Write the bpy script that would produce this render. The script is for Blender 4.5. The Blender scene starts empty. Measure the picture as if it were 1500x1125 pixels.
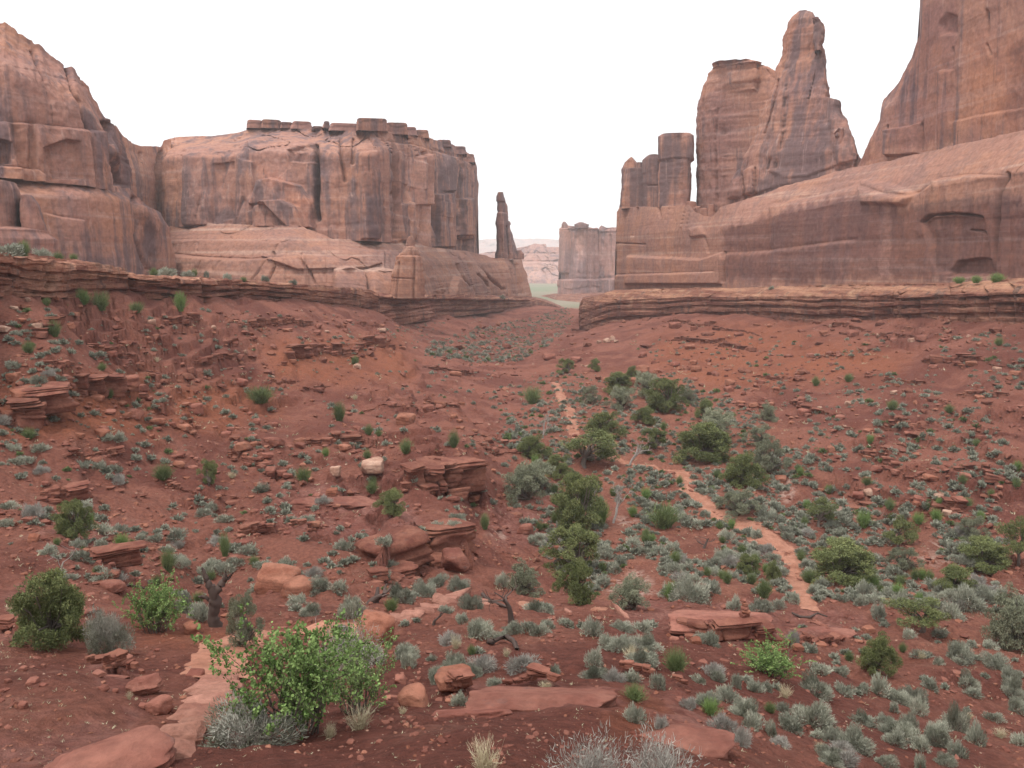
import bpy, math, random
import numpy as np
from mathutils import Matrix, Vector

# ------------------------------------------------------------------ camera, sky, sun, exposure
SC = bpy.context.scene
COL = SC.collection
FPX, CX, CY, HORIZON = 1166.67, 750.0, 562.5, 385.0
PITCH = math.atan((CY - HORIZON) / FPX)
CA, SA = math.cos(PITCH), math.sin(PITCH)
cam = bpy.data.cameras.new("camera")
cam.lens, cam.sensor_width, cam.clip_start, cam.clip_end = 28.0, 36.0, 0.1, 20000.0
cam_o = bpy.data.objects.new("camera", cam)
COL.objects.link(cam_o)
cam_o.rotation_euler = (math.pi / 2 - PITCH, 0, 0)
SC.camera = cam_o

SUN_EL, SUN_AZ = math.radians(64), math.radians(225)      # azimuth clockwise from +Y: behind the camera, to the left
W = bpy.data.worlds.new("World")
SC.world = W
W.use_nodes = True
wn, wl = W.node_tree.nodes, W.node_tree.links
wn.clear()
w_out = wn.new("ShaderNodeOutputWorld")
w_bg = wn.new("ShaderNodeBackground")
w_bg.inputs["Strength"].default_value = 0.09
w_sky = wn.new("ShaderNodeTexSky")
w_sky.sky_type = 'NISHITA'
w_sky.sun_disc = False
w_sky.sun_elevation = SUN_EL
w_sky.sun_rotation = SUN_AZ
w_sky.dust_density = 2.0
w_hs = wn.new("ShaderNodeHueSaturation")
w_hs.inputs["Saturation"].default_value = 0.2
w_tc = wn.new("ShaderNodeTexCoord")
w_nz = wn.new("ShaderNodeTexNoise")
w_nz.inputs["Scale"].default_value = 2.2
w_nz.inputs["Detail"].default_value = 4
w_rp = wn.new("ShaderNodeValToRGB")
w_rp.color_ramp.elements[0].position, w_rp.color_ramp.elements[0].color = 0.3, (10.5, 10.9, 11.6, 1)
w_rp.color_ramp.elements[1].position, w_rp.color_ramp.elements[1].color = 0.75, (13.0, 13.2, 13.6, 1)
w_mx = wn.new("ShaderNodeMix")
w_mx.data_type = 'RGBA'
w_mx.inputs[0].default_value = 0.85                        # an overcast layer over the blue sky
wl.new(w_tc.outputs["Generated"], w_nz.inputs["Vector"])
wl.new(w_nz.outputs["Fac"], w_rp.inputs["Fac"])
wl.new(w_sky.outputs["Color"], w_hs.inputs["Color"])
wl.new(w_hs.outputs["Color"], w_mx.inputs[6])
w_sp = wn.new("ShaderNodeSeparateXYZ")
w_gr = wn.new("ShaderNodeMapRange")
w_gr.inputs[1].default_value, w_gr.inputs[2].default_value = 0.0, 1.0
w_gr.inputs[3].default_value, w_gr.inputs[4].default_value = 0.92, 1.55
w_ml = wn.new("ShaderNodeVectorMath")
w_ml.operation = 'SCALE'
wl.new(w_tc.outputs["Generated"], w_sp.inputs[0])
wl.new(w_sp.outputs["Z"], w_gr.inputs[0])
wl.new(w_rp.outputs["Color"], w_ml.inputs[0])
wl.new(w_gr.outputs[0], w_ml.inputs["Scale"])
wl.new(w_ml.outputs[0], w_mx.inputs[7])
wl.new(w_mx.outputs[2], w_bg.inputs["Color"])
wl.new(w_bg.outputs["Background"], w_out.inputs["Surface"])

sun = bpy.data.lights.new("sun", 'SUN')
sun.energy, sun.angle, sun.color = 1.9, math.radians(12), (1.0, 0.95, 0.88)
sun_o = bpy.data.objects.new("sun", sun)
COL.objects.link(sun_o)
sd = Vector((math.sin(SUN_AZ) * math.cos(SUN_EL), math.cos(SUN_AZ) * math.cos(SUN_EL), math.sin(SUN_EL)))
sun_o.rotation_euler = sd.to_track_quat('Z', 'Y').to_euler()

SC.view_settings.view_transform = 'Standard'
SC.view_settings.look = 'None'
SC.view_settings.exposure = 0.38
SC.view_settings.gamma = 1.0
SC.cycles.use_denoising = True
SC.cycles.max_bounces = 5
SC.cycles.diffuse_bounces = 3
SC.cycles.volume_bounces = 2

R = random.Random(7)
NR = np.random.RandomState(11)

# ------------------------------------------------------------------ geometry helpers
def ray(px, py):
    x = (np.asarray(px, float) - CX) / FPX
    y = (CY - np.asarray(py, float)) / FPX
    return x, CA + y * SA, -SA + y * CA

def at(px, py, Y):
    dx, dy, dz = ray(px, py)
    k = Y / dy
    return np.stack(np.broadcast_arrays(dx * k, Y + 0 * k, dz * k), -1)

def proj(P):
    P = np.asarray(P, float)
    zc = P[..., 1] * CA - P[..., 2] * SA
    yv = P[..., 1] * SA + P[..., 2] * CA
    return CX + FPX * P[..., 0] / zc, CY - FPX * yv / zc

def _h(ix, iy, iz, seed):
    n = (ix.astype(np.uint32) * np.uint32(374761393) + iy.astype(np.uint32) * np.uint32(668265263)
         + iz.astype(np.uint32) * np.uint32(2147483647 - 1274126177) + np.uint32((seed * 974711 + 12345) & 0xffffffff))
    n = (n ^ (n >> np.uint32(13))) * np.uint32(1274126177)
    n = (n ^ (n >> np.uint32(15))) * np.uint32(2246822519)
    n = n ^ (n >> np.uint32(16))
    return n.astype(np.float64) / 2147483647.5 - 1.0

def vn(x, y, z=0.0, seed=0):
    x, y, z = np.broadcast_arrays(np.asarray(x, float), np.asarray(y, float), np.asarray(z, float))
    xi, yi, zi = np.floor(x), np.floor(y), np.floor(z)
    fx, fy, fz = x - xi, y - yi, z - zi
    xi, yi, zi = xi.astype(np.int64), yi.astype(np.int64), zi.astype(np.int64)
    s = lambda t: t * t * t * (t * (t * 6 - 15) + 10)
    fx, fy, fz = s(fx), s(fy), s(fz)
    r = 0
    for a in (0, 1):
        wa = fx if a else 1 - fx
        for b in (0, 1):
            wb = fy if b else 1 - fy
            for c in (0, 1):
                wc = fz if c else 1 - fz
                r = r + wa * wb * wc * _h(xi + a, yi + b, zi + c, seed)
    return r

def fbm(x, y, z=0.0, seed=0, octv=4, gain=0.5):
    r, a = 0, 1.0
    for o in range(octv):
        r = r + a * vn(np.asarray(x) * 2 ** o + 17.3 * o, np.asarray(y) * 2 ** o - 9.1 * o, np.asarray(z) * 2 ** o, seed + o)
        a *= gain
    return r

def sstep(a, b, x):
    t = np.clip((x - a) / (b - a), 0, 1)
    return t * t * (3 - 2 * t)

def mk(name, V, faces, mat=None, parent=None, origin=None, smooth=True, col=None, mats=None, fmat=None, link=True):
    """one mesh object from numpy arrays; origin is a world point; a child keeps its place under its parent"""
    V = np.asarray(V, np.float64)
    if origin is not None:
        V = V - np.asarray(origin)
    me = bpy.data.meshes.new(name)
    faces = [np.asarray(f, np.int64) for f in faces if len(f)]
    me.vertices.add(len(V))
    me.vertices.foreach_set("co", V.astype(np.float32).ravel())
    nl = sum(f.size for f in faces)
    npoly = sum(len(f) for f in faces)
    me.loops.add(nl)
    me.loops.foreach_set("vertex_index", np.concatenate([f.ravel() for f in faces]).astype(np.int32))
    me.polygons.add(npoly)
    tot = np.concatenate([np.full(len(f), f.shape[1]) for f in faces])
    me.polygons.foreach_set("loop_start", (np.cumsum(tot) - tot).astype(np.int32))
    me.polygons.foreach_set("use_smooth", np.full(npoly, bool(smooth)))
    for m in (mats or ([mat] if mat else [])):
        me.materials.append(m)
    if fmat is not None:
        me.polygons.foreach_set("material_index", np.asarray(fmat, np.int32))
    if col is not None:
        for nm, arr in col.items():
            arr = np.asarray(arr, np.float32)
            if arr.ndim == 1:
                a = me.attributes.new(nm, 'FLOAT', 'POINT')
                a.data.foreach_set("value", arr)
            else:
                a = me.attributes.new(nm, 'FLOAT_COLOR', 'POINT')
                a.data.foreach_set("color", np.concatenate([arr, np.ones((len(arr), 1), np.float32)], 1).ravel())
    me.update()
    me.validate()
    if not link:
        return me
    o = bpy.data.objects.new(name, me)
    COL.objects.link(o)
    if parent is not None:
        o.parent = parent
        if origin is not None:
            o.location = Vector(origin) - parent.location
        else:
            o.location = -parent.location
    elif origin is not None:
        o.location = origin
    return o

def tag(o, label=None, cat=None, group=None, kind=None):
    if label: o["label"] = label
    if cat: o["category"] = cat
    if group: o["group"] = group
    if kind: o["kind"] = kind
    return o

def empty(name, loc, label=None, cat=None, group=None, rz=0.0):
    o = bpy.data.objects.new(name, None)
    o.empty_display_size = 0.2
    COL.objects.link(o)
    o.location = Vector([float(c) for c in loc])
    o.rotation_euler = (0, 0, rz)
    return tag(o, label, cat, group)

def grid_faces(nr, nc, off=0, flip=False):
    i = np.arange(nr - 1)[:, None] * nc + np.arange(nc - 1)[None, :] + off
    q = np.stack([i, i + 1, i + nc + 1, i + nc], -1).reshape(-1, 4)
    return q[:, ::-1] if flip else q

# ------------------------------------------------------------------ materials
class NT:
    def __init__(self, name):
        self.m = bpy.data.materials.new(name)
        self.m.use_nodes = True
        self.t = self.m.node_tree
        self.b = self.t.nodes["Principled BSDF"]
        self.b.inputs["Roughness"].default_value = 0.95
        self.b.inputs["Specular IOR Level"].default_value = 0.12
    def n(self, typ, **kw):
        x = self.t.nodes.new("ShaderNode" + typ)
        for k, v in kw.items():
            setattr(x, k, v)
        return x
    def l(self, a, b):
        self.t.links.new(a, b)
    def put(self, sock, v):
        if hasattr(v, "is_linked"):
            self.l(v, sock)
        else:
            sock.default_value = v
    def pos(self, scale=(1, 1, 1), obj=False):
        src = self.n("TexCoord").outputs["Object"] if obj else self.n("NewGeometry").outputs["Position"]
        mp = self.n("Mapping")
        mp.inputs["Scale"].default_value = scale
        self.l(src, mp.inputs["Vector"])
        return mp.outputs[0]
    def noise(self, vec, scale, detail=4, rough=0.55, dist=0.0):
        x = self.n("TexNoise")
        self.l(vec, x.inputs["Vector"])
        x.inputs["Scale"].default_value = scale
        x.inputs["Detail"].default_value = detail
        x.inputs["Roughness"].default_value = rough
        x.inputs["Distortion"].default_value = dist
        return x.outputs["Fac"]
    def ramp(self, fac, a, b, lo=0.0, hi=1.0):
        x = self.n("MapRange")
        x.interpolation_type = 'SMOOTHSTEP'
        self.l(fac, x.inputs[0])
        x.inputs[1].default_value, x.inputs[2].default_value = a, b
        x.inputs[3].default_value, x.inputs[4].default_value = lo, hi
        return x.outputs[0]
    def mix(self, fac, a, b, mode='MIX'):
        x = self.n("Mix", data_type='RGBA', blend_type=mode)
        self.put(x.inputs[0], fac)
        for s, v in ((x.inputs[6], a), (x.inputs[7], b)):
            self.put(s, v if hasattr(v, "is_linked") else tuple(v) + (1,))
        return x.outputs[2]
    def math(self, op, a, b=0.5):
        x = self.n("Math", operation=op)
        self.put(x.inputs[0], a)
        self.put(x.inputs[1], b)
        return x.outputs[0]
    def attr(self, name, out="Fac"):
        return self.n("Attribute", attribute_name=name).outputs[out]
    def rand(self):
        return self.n("ObjectInfo").outputs["Random"]
    def bump(self, h, strength, dist):
        x = self.n("Bump")
        x.inputs["Strength"].default_value = strength
        x.inputs["Distance"].default_value = dist
        self.l(h, x.inputs["Height"])
        self.l(x.outputs[0], self.b.inputs["Normal"])
    def done(self, color):
        self.put(self.b.inputs["Base Color"], color if hasattr(color, "is_linked") else tuple(color) + (1,))
        return self.m

def cliff_mat(name, base, orange, varnish, pale, s=1.0, amt=1.0, bed=0.5):
    t = NT(name)
    p = t.pos()
    patch = t.ramp(t.noise(p, 0.035 * s, 5, 0.6, 0.6), 0.40, 0.62)
    c = t.mix(patch, base, orange)
    bedn = t.noise(t.pos((0.012 * s, 0.012 * s, 0.55 * s)), 1.0, 5, 0.6)
    c = t.mix(t.math('MULTIPLY', t.ramp(bedn, 0.50, 0.72), bed), c, pale)
    c = t.mix(t.math('MULTIPLY', t.ramp(bedn, 0.48, 0.30), bed * 0.7), c, [x * 0.72 for x in base])
    # desert varnish: broad patches broken into vertical streaks
    st = t.noise(t.pos((0.30 * s, 0.30 * s, 0.012 * s)), 1.0, 6, 0.62, 0.2)
    big = t.noise(t.pos((0.03 * s, 0.03 * s, 0.022 * s)), 1.0, 4, 0.6, 0.8)
    v = t.math('MULTIPLY', t.ramp(t.math('ADD', t.math('MULTIPLY', st, 0.55), t.math('MULTIPLY', big, 0.6)), 0.53, 0.66), 0.92 * amt)
    c = t.mix(v, c, varnish)
    st2 = t.noise(t.pos((0.9 * s, 0.9 * s, 0.02 * s)), 1.0, 4, 0.6)
    c = t.mix(t.math('MULTIPLY', t.ramp(st2, 0.58, 0.72), 0.55 * amt), c, pale)
    c = t.mix(t.math('MULTIPLY', t.ramp(st2, 0.38, 0.26), 0.7 * amt), c, [x * 0.55 for x in varnish])
    g = t.noise(p, 0.9 * s, 8, 0.68)
    c = t.mix(1.0, c, t.mix(t.ramp(g, 0.25, 0.75), (0.74, 0.73, 0.74), (1.16, 1.14, 1.12)), 'MULTIPLY')
    cr = t.attr("tint", "Color")
    c = t.mix(1.0, c, cr, 'MULTIPLY')
    hb = t.math('ADD', t.noise(p, 0.35 * s, 8, 0.68), t.math('MULTIPLY', t.noise(t.pos((0.08 * s, 0.08 * s, 0.7 * s)), 1.0, 6, 0.6), 0.35))
    t.bump(hb, 0.45, 0.8 / s)
    return t.done(c)

M = {}
M['cliff'] = cliff_mat("red_sandstone_cliff", (0.318, 0.164, 0.126), (0.368, 0.180, 0.118), (0.145, 0.095, 0.094), (0.43, 0.285, 0.24))
M['cliff_near'] = cliff_mat("red_sandstone_wall", (0.300, 0.152, 0.117), (0.350, 0.169, 0.110), (0.140, 0.090, 0.090), (0.41, 0.26, 0.215), 1.4)
M['slick'] = cliff_mat("banded_slickrock", (0.310, 0.158, 0.117), (0.355, 0.176, 0.116), (0.170, 0.108, 0.102), (0.42, 0.27, 0.21), 1.3, 0.45, 1.0)
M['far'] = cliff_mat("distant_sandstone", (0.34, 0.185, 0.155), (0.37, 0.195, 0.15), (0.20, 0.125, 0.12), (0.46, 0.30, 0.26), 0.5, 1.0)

def rim_mat():
    t = NT("layered_rim_rock")
    z = t.noise(t.pos((0.05, 0.05, 1.3)), 1.0, 5, 0.6)
    c = t.mix(t.ramp(z, 0.35, 0.65), (0.135, 0.048, 0.036), (0.285, 0.135, 0.092))
    p = t.pos()
    c = t.mix(t.ramp(t.noise(p, 0.25, 5, 0.6), 0.52, 0.70, 0, 0.6), c, (0.33, 0.185, 0.125))
    c = t.mix(t.ramp(t.noise(t.pos((0.5, 0.5, 0.12)), 1.0, 5, 0.6), 0.56, 0.68, 0, 0.75), c, (0.10, 0.062, 0.056))
    g = t.noise(p, 2.2, 7, 0.7)
    c = t.mix(1.0, c, t.mix(t.ramp(g, 0.25, 0.75), (0.7, 0.7, 0.7), (1.2, 1.18, 1.15)), 'MULTIPLY')
    c = t.mix(1.0, c, t.attr("tint", "Color"), 'MULTIPLY')
    t.bump(t.math('ADD', t.noise(p, 0.8, 8, 0.7), t.noise(t.pos((0.3, 0.3, 3.0)), 1.0, 4, 0.6)), 0.8, 0.6)
    return t.done(c)
M['rim'] = rim_mat()

def ground_mat():
    t = NT("red_desert_soil")
    p = t.pos()
    a = t.noise(p, 0.11, 6, 0.6, 0.4)
    c = t.mix(t.ramp(a, 0.40, 0.60), (0.145, 0.050, 0.036), (0.225, 0.087, 0.060))
    b = t.noise(p, 0.6, 6, 0.65)
    c = t.mix(t.ramp(b, 0.54, 0.72, 0, 0.6), c, (0.262, 0.126, 0.092))
    c = t.mix(t.math('MULTIPLY', t.attr("ochre"), t.ramp(a, 0.3, 0.6, 0.5, 1)), c, (0.245, 0.084, 0.045))
    c = t.mix(t.math('MULTIPLY', t.attr("sand"), t.ramp(b, 0.35, 0.65, 0.2, 1)), c, (0.255, 0.105, 0.069))
    rk = t.math('MULTIPLY', t.attr("rock"), t.ramp(t.noise(p, 0.9, 6, 0.65, 0.5), 0.36, 0.54))
    rcol = t.mix(t.ramp(t.noise(t.pos((0.5, 0.5, 6)), 1.0, 5, 0.6), 0.4, 0.62), (0.20, 0.074, 0.056), (0.265, 0.118, 0.092))
    c = t.mix(rk, c, rcol)
    c = t.mix(t.math('MULTIPLY', t.attr("pale"), t.ramp(t.noise(p, 1.3, 5, 0.6), 0.44, 0.58)), c, (0.38, 0.24, 0.19))
    # grit: pale and dark stones in the soil
    for sc_, th, col_ in ((9.0, 0.68, (0.36, 0.22, 0.17)), (17.0, 0.70, (0.10, 0.035, 0.027)), (3.4, 0.70, (0.31, 0.17, 0.125))):
        c = t.mix(t.ramp(t.noise(p, sc_, 3, 0.7), th, th + 0.04, 0, 0.8), c, col_)
    g = t.noise(p, 5.0, 7, 0.78)
    c = t.mix(1.0, c, t.mix(t.ramp(g, 0.3, 0.7), (0.66, 0.64, 0.64), (1.28, 1.27, 1.26)), 'MULTIPLY')
    far = t.attr("plain")
    c = t.mix(far, c, t.mix(t.ramp(t.noise(p, 0.012, 5, 0.6), 0.4, 0.6), (0.17, 0.19, 0.12), (0.24, 0.20, 0.145)))
    h = t.math('ADD', t.noise(p, 1.6, 9, 0.72), t.math('MULTIPLY', t.noise(p, 14.0, 4, 0.7), 0.22))
    t.bump(h, 1.0, 0.42)
    return t.done(c)
M['ground'] = ground_mat()

def rock_mat(name, a, b, s=1.0, lichen=True):
    t = NT(name)
    p = t.pos()
    c = t.mix(t.ramp(t.noise(p, 0.9 * s, 5, 0.6, 0.4), 0.38, 0.62), a, b)
    c = t.mix(t.ramp(t.noise(t.pos((0.4 * s, 0.4 * s, 5 * s)), 1.0, 4, 0.6), 0.5, 0.68, 0, 0.5), c, [x * 1.3 for x in b])
    if lichen:
        c = t.mix(t.ramp(t.noise(p, 2.2 * s, 5, 0.65), 0.60, 0.70, 0, 0.65), c, (0.13, 0.075, 0.065))
    c = t.mix(1.0, c, t.mix(t.rand(), (0.85, 0.83, 0.82), (1.12, 1.1, 1.1)), 'MULTIPLY')
    g = t.noise(p, 6.0 * s, 7, 0.72)
    c = t.mix(1.0, c, t.mix(t.ramp(g, 0.25, 0.75), (0.75, 0.74, 0.74), (1.18, 1.17, 1.15)), 'MULTIPLY')
    t.bump(t.math('ADD', t.noise(p, 3.0 * s, 8, 0.7), t.math('MULTIPLY', t.noise(t.pos((1, 1, 9)), 1.0, 4, 0.6), 0.4)), 0.7, 0.12)
    return t.done(c)
M['rock'] = rock_mat("red_rock", (0.165, 0.060, 0.044), (0.245, 0.105, 0.076))
M['rock_orange'] = rock_mat("orange_rock", (0.205, 0.078, 0.049), (0.285, 0.128, 0.085))
M['rock_pale'] = rock_mat("pale_rock", (0.28, 0.155, 0.11), (0.39, 0.255, 0.19), 1.0, False)
M['ledge'] = rock_mat("ledge_rock", (0.145, 0.053, 0.038), (0.225, 0.096, 0.066))
M['shelf'] = rock_mat("slickrock_shelf", (0.165, 0.062, 0.046), (0.240, 0.106, 0.078), 0.8)
M['slab'] = rock_mat("pink_step_stone", (0.225, 0.100, 0.073), (0.305, 0.152, 0.112), 1.6, False)
M['sand'] = rock_mat("trodden_sand", (0.265, 0.118, 0.077), (0.345, 0.168, 0.114), 1.0, False)

def leaf_mat(name, a, b, var=0.25, trans=0.15):
    t = NT(name)
    c = t.mix(t.attr("tone"), a, b)
    c = t.mix(1.0, c, t.mix(t.rand(), (1 - var, 1 - var, 1 - var * 1.1), (1 + var, 1 + var * 0.9, 1 + var * 0.8)), 'MULTIPLY')
    t.b.inputs["Roughness"].default_value = 0.8
    return t.done(c)
M['sage'] = leaf_mat("sage_leaves", (0.128, 0.134, 0.098), (0.385, 0.39, 0.315))
M['sagegrey'] = leaf_mat("grey_brush_leaves", (0.105, 0.110, 0.072), (0.33, 0.315, 0.265), 0.1)
M['sagewood'] = leaf_mat("sage_wood", (0.12, 0.095, 0.08), (0.26, 0.22, 0.20))
M['juniper'] = leaf_mat("juniper_needles", (0.070, 0.086, 0.034), (0.215, 0.235, 0.095), 0.15)
M['greygreen'] = leaf_mat("grey_green_needles", (0.11, 0.120, 0.075), (0.29, 0.295, 0.20), 0.15)
M['ephedra'] = leaf_mat("green_stems", (0.060, 0.090, 0.032), (0.190, 0.235, 0.100), 0.2)
M['fresh'] = leaf_mat("fresh_green_leaves", (0.068, 0.122, 0.030), (0.235, 0.330, 0.112), 0.1)
M['fresh2'] = leaf_mat("green_leaves", (0.075, 0.120, 0.035), (0.235, 0.315, 0.115), 0.1)
M['bark'] = leaf_mat("grey_brown_bark", (0.075, 0.055, 0.045), (0.18, 0.145, 0.125), 0.15)
M['deadwood'] = leaf_mat("bleached_dead_wood", (0.20, 0.165, 0.145), (0.42, 0.38, 0.35), 0.1)
M['darkwood'] = leaf_mat("dark_dead_wood", (0.040, 0.026, 0.022), (0.12, 0.085, 0.072), 0.1)
M['straw'] = leaf_mat("dry_grass", (0.30, 0.25, 0.15), (0.60, 0.53, 0.37), 0.12)
M['palebush'] = leaf_mat("pale_twigs", (0.17, 0.155, 0.135), (0.40, 0.38, 0.335), 0.1)

# ------------------------------------------------------------------ the ground
# (px, py, distance): where the bare ground lies in the valley, read off slope by slope
GC = [
 (750,1130,6),(400,1130,6.5),(100,1130,6.8),(-250,1130,7.5),(1000,1130,7),(1200,1130,9.5),(1500,1125,15),(1800,1125,16),
 (150,1060,8.2),(0,1000,9.8),(100,1000,10.2),(250,1000,13),(300,930,17.5),(60,940,15.5),(-250,950,16),(450,1085,8.4),(600,1050,9.5),
 (750,1030,10.3),(900,1000,12),(640,960,16),(700,930,19),(760,905,23),(1000,1060,9.6),(1100,1020,14),(1200,1050,14.5),(1080,960,19),
 (1300,1000,22),(1500,1000,27),(1800,1000,28),(1200,950,26),(1400,930,32),(1500,900,38),(1800,900,40),(1000,930,24),(1100,915,31),
 (540,945,18.5),(480,900,23),(400,880,28),(600,885,25.5),(660,880,27.5),(850,895,28),(920,890,32),(1020,895,33),(1180,900,37),(1280,905,37),
 (200,870,25),(0,850,24),(-250,850,23),(100,800,29),(300,850,31.5),(300,740,45),(0,700,38),(-250,700,36),(150,680,47),(0,600,46.5),(150,600,56),
 (300,640,62),(0,500,54.5),(150,500,70),(300,540,80),(300,480,95),(-250,560,43),(-250,480,46),
 (450,800,37),(500,700,56),(450,600,80),(450,520,108),(620,860,34),(560,780,43),(700,800,45.5),(600,700,57),(640,640,73),(600,580,97),(600,530,135),
 (700,690,64),(740,740,62),(740,620,93),(700,560,130),(690,585,112),
 (0,425,60),(100,430,72),(200,430,88),(300,432,105),(400,437,130),(480,445,160),(555,452,195),(-250,425,46),
 (560,478,205),(650,462,265),(775,447,390),(820,455,500),(600,500,175),(680,495,235),
 (850,545,150),(950,560,130),(850,600,106),(1000,600,104),(900,650,86),(1000,700,73),(1150,690,74),(1100,760,60),(1200,800,53.5),(1350,800,52.5),
 (1500,820,49.5),(1800,820,50),(1150,850,46.5),(1250,740,64.5),(900,760,59.5),(860,830,48.5),(960,850,45.5),(1050,860,44),(790,790,53),(1400,850,45),
 (760,490,290),(715,515,215),(830,456,500),(800,505,205),(850,525,168),(900,490,210),(950,520,160),(720,535,170),
 (1050,560,118),(1100,620,93),(1200,650,80),(1300,680,71),(1400,740,61),(1500,740,60),(1200,560,108),(1350,600,86),(1500,620,78),(1400,520,108),(1250,510,132),(1500,540,95),(1800,600,78),
 (1100,510,155),(1000,490,190),(1800,470,95),
 (1500,470,115),(1400,468,132),(1250,470,162),(1100,462,200),(1000,462,228),(900,470,258),(855,490,270),
]
GC = np.array(GC, float)
gp = at(GC[:, 0], GC[:, 1], GC[:, 2])
ext = [(-1.5, 6, -4), (1.5, 6, -6.5), (0, 2.2, -2.4), (-1.2, 2.2, -2.3), (1.2, 2.2, -3.2), (0.0, 700, -31), (-0.6, 700, -22), (0.6, 700, -22), (-0.3, 300, -16), (0.3, 330, -16),
       (-0.66, 75, -1.8), (-0.66, 100, -1.5), (-0.5, 105, -3), (-0.4, 150, -4.5), (-0.6, 150, -3), (-0.9, 75, -1.5), (-0.9, 110, -1.5), (0.62, 220, -9), (-1.4, 60, 0), (-1.4, 20, -9), (1.4, 40, -17), (1.4, 100, -9), (0.04, 900, -31), (0.04, 2500, -31), (0.04, 7500, -31), (-1, 2500, -31), (1, 2500, -31)]
gu = np.concatenate([gp[:, 0] / gp[:, 1], [e[0] for e in ext]])
gv = np.log(np.concatenate([gp[:, 1], [e[1] for e in ext]]))
gz = np.concatenate([gp[:, 2] / 1.0, [e[2] for e in ext]])
KU = 2.2
def tk(r2):
    return 0.5 * r2 * np.log(r2 + 1e-12)
_n = len(gu)
_A = np.zeros((_n + 3, _n + 3))
_A[:_n, :_n] = tk(((gu[:, None] - gu) * KU) ** 2 + (gv[:, None] - gv) ** 2) + np.eye(_n) * 0.006
_A[:_n, _n:] = np.stack([np.ones(_n), gu * KU, gv], 1)
_A[_n:, :_n] = _A[:_n, _n:].T
_w = np.linalg.solve(_A, np.concatenate([gz / np.exp(gv * 0.5), np.zeros(3)]))   # solved for Z / sqrt(Y)
def ground_base(u, v):
    sh = u.shape
    u, v = u.ravel(), v.ravel()
    out = np.empty(len(u))
    for a in range(0, len(u), 40000):
        uu, vv = u[a:a + 40000, None], v[a:a + 40000, None]
        out[a:a + 40000] = tk(((uu - gu) * KU) ** 2 + (vv - gv) ** 2) @ _w[:_n] + _w[_n] + _w[_n + 1] * KU * uu[:, 0] + _w[_n + 2] * vv[:, 0]
    return (out * np.exp(v * 0.5)).reshape(sh)

gpx = np.concatenate([np.linspace(-1100, -60, 45)[:-1], np.linspace(-60, 1560, 720), np.linspace(1560, 2600, 45)[1:]])
GU = (gpx - CX) / FPX
GV = np.concatenate([np.linspace(math.log(2.2), math.log(450), 860), np.linspace(math.log(450), math.log(9000), 70)[1:]])
UU, VV = np.meshgrid(GU, GV)
_cs = 3
_uc, _vc = np.linspace(GU[0], GU[-1], 300), np.linspace(GV[0], GV[-1], 320)
ZC = ground_base(*np.meshgrid(_uc, _vc))
def bil(Z, ua, va, u, v):
    i = np.clip((u - ua[0]) / (ua[1] - ua[0]), 0, len(ua) - 1.001)
    j = np.clip((v - va[0]) / (va[1] - va[0]), 0, len(va) - 1.001)
    i0, j0 = i.astype(int), j.astype(int)
    a, b = i - i0, j - j0
    return (Z[j0, i0] * (1 - a) + Z[j0, i0 + 1] * a) * (1 - b) + (Z[j0 + 1, i0] * (1 - a) + Z[j0 + 1, i0 + 1] * a) * b
ZZ = bil(ZC, _uc, _vc, UU, VV)
YY = np.exp(VV)
XX = UU * YY
far_fade = 1 - sstep(350, 600, YY)
ZZ += far_fade * (0.55 * fbm(XX / 14, YY / 14, 0, 3, 3) * sstep(15, 60, YY) + (0.12 + 0.13 * sstep(12, 40, YY)) * fbm(XX / 2.6, YY / 2.6, 0, 9, 5, 0.55) + 0.04 * fbm(XX / 0.5, YY / 0.5, 0, 21, 3))
# rills that run down the slopes and small rock terraces across them
side = sstep(0.10, 0.30, np.abs(UU - 0.13 - 0.05 * np.sin(VV * 2))) * sstep(24, 45, YY) * far_fade
hb = 1.15
zq = (ZZ + 0.5 * fbm(XX / 22, YY / 22, 0, 33, 2)) / hb
zq = zq + 0.30 * fbm(XX / 2.6, YY / 2.6, 0, 36, 4)
fr = zq - np.floor(zq)
ter = (np.floor(zq) + sstep(0.74, 0.98, fr)) * hb - zq * hb
tmask = sstep(-0.15, 0.35, fbm(XX / 11, YY / 18, 0, 44, 3)) * side
ZZ += 0.95 * ter * tmask
dY = -0.32 * tmask * np.exp(-((fr - 0.93) / 0.06) ** 2)
rg = 1 - np.abs(fbm(XX / 2.6 + 3, YY / 2.6, 0, 91, 4))
ZZ += far_fade * sstep(9, 30, YY) * 0.38 * (rg - 0.6) * sstep(-0.2, 0.4, fbm(XX / 15, YY / 15, 0, 95, 3))

IX = np.arange(len(GU))
def col_z(Z, u):
    i = np.interp(u, GU, IX)
    i0 = int(min(i, len(GU) - 2))
    a = i - i0
    return Z[:, i0] * (1 - a) + Z[:, i0 + 1] * a
GY = np.exp(GV)
def hit(px, py, Z=None):
    """the point of the ground that the pixel shows"""
    dx, dy, dz = ray(px, py)
    zc = col_z(ZZ if Z is None else Z, dx / dy)
    below = np.nonzero(GY * (dz / dy) <= zc)[0]
    below = below[GY[below] > 3.0]
    if len(below) == 0:
        k = len(GY) - 1
        return np.array([dx / dy * GY[k], GY[k], zc[k]])
    k = below[0]
    if k > 0:
        f0 = zc[k - 1] - GY[k - 1] * dz / dy
        f1 = zc[k] - GY[k] * dz / dy
        t = f0 / (f0 - f1 + 1e-12)
        Y = GY[k - 1] + min(max(t, 0), 1) * (GY[k] - GY[k - 1])
    else:
        Y = GY[k]
    return np.array([dx / dy * Y, Y, Y * dz / dy])
def ground_z(x, y):
    u, v = x / y, math.log(y)
    zc = col_z(ZZ, u)
    return float(np.interp(v, GV, zc))

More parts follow.
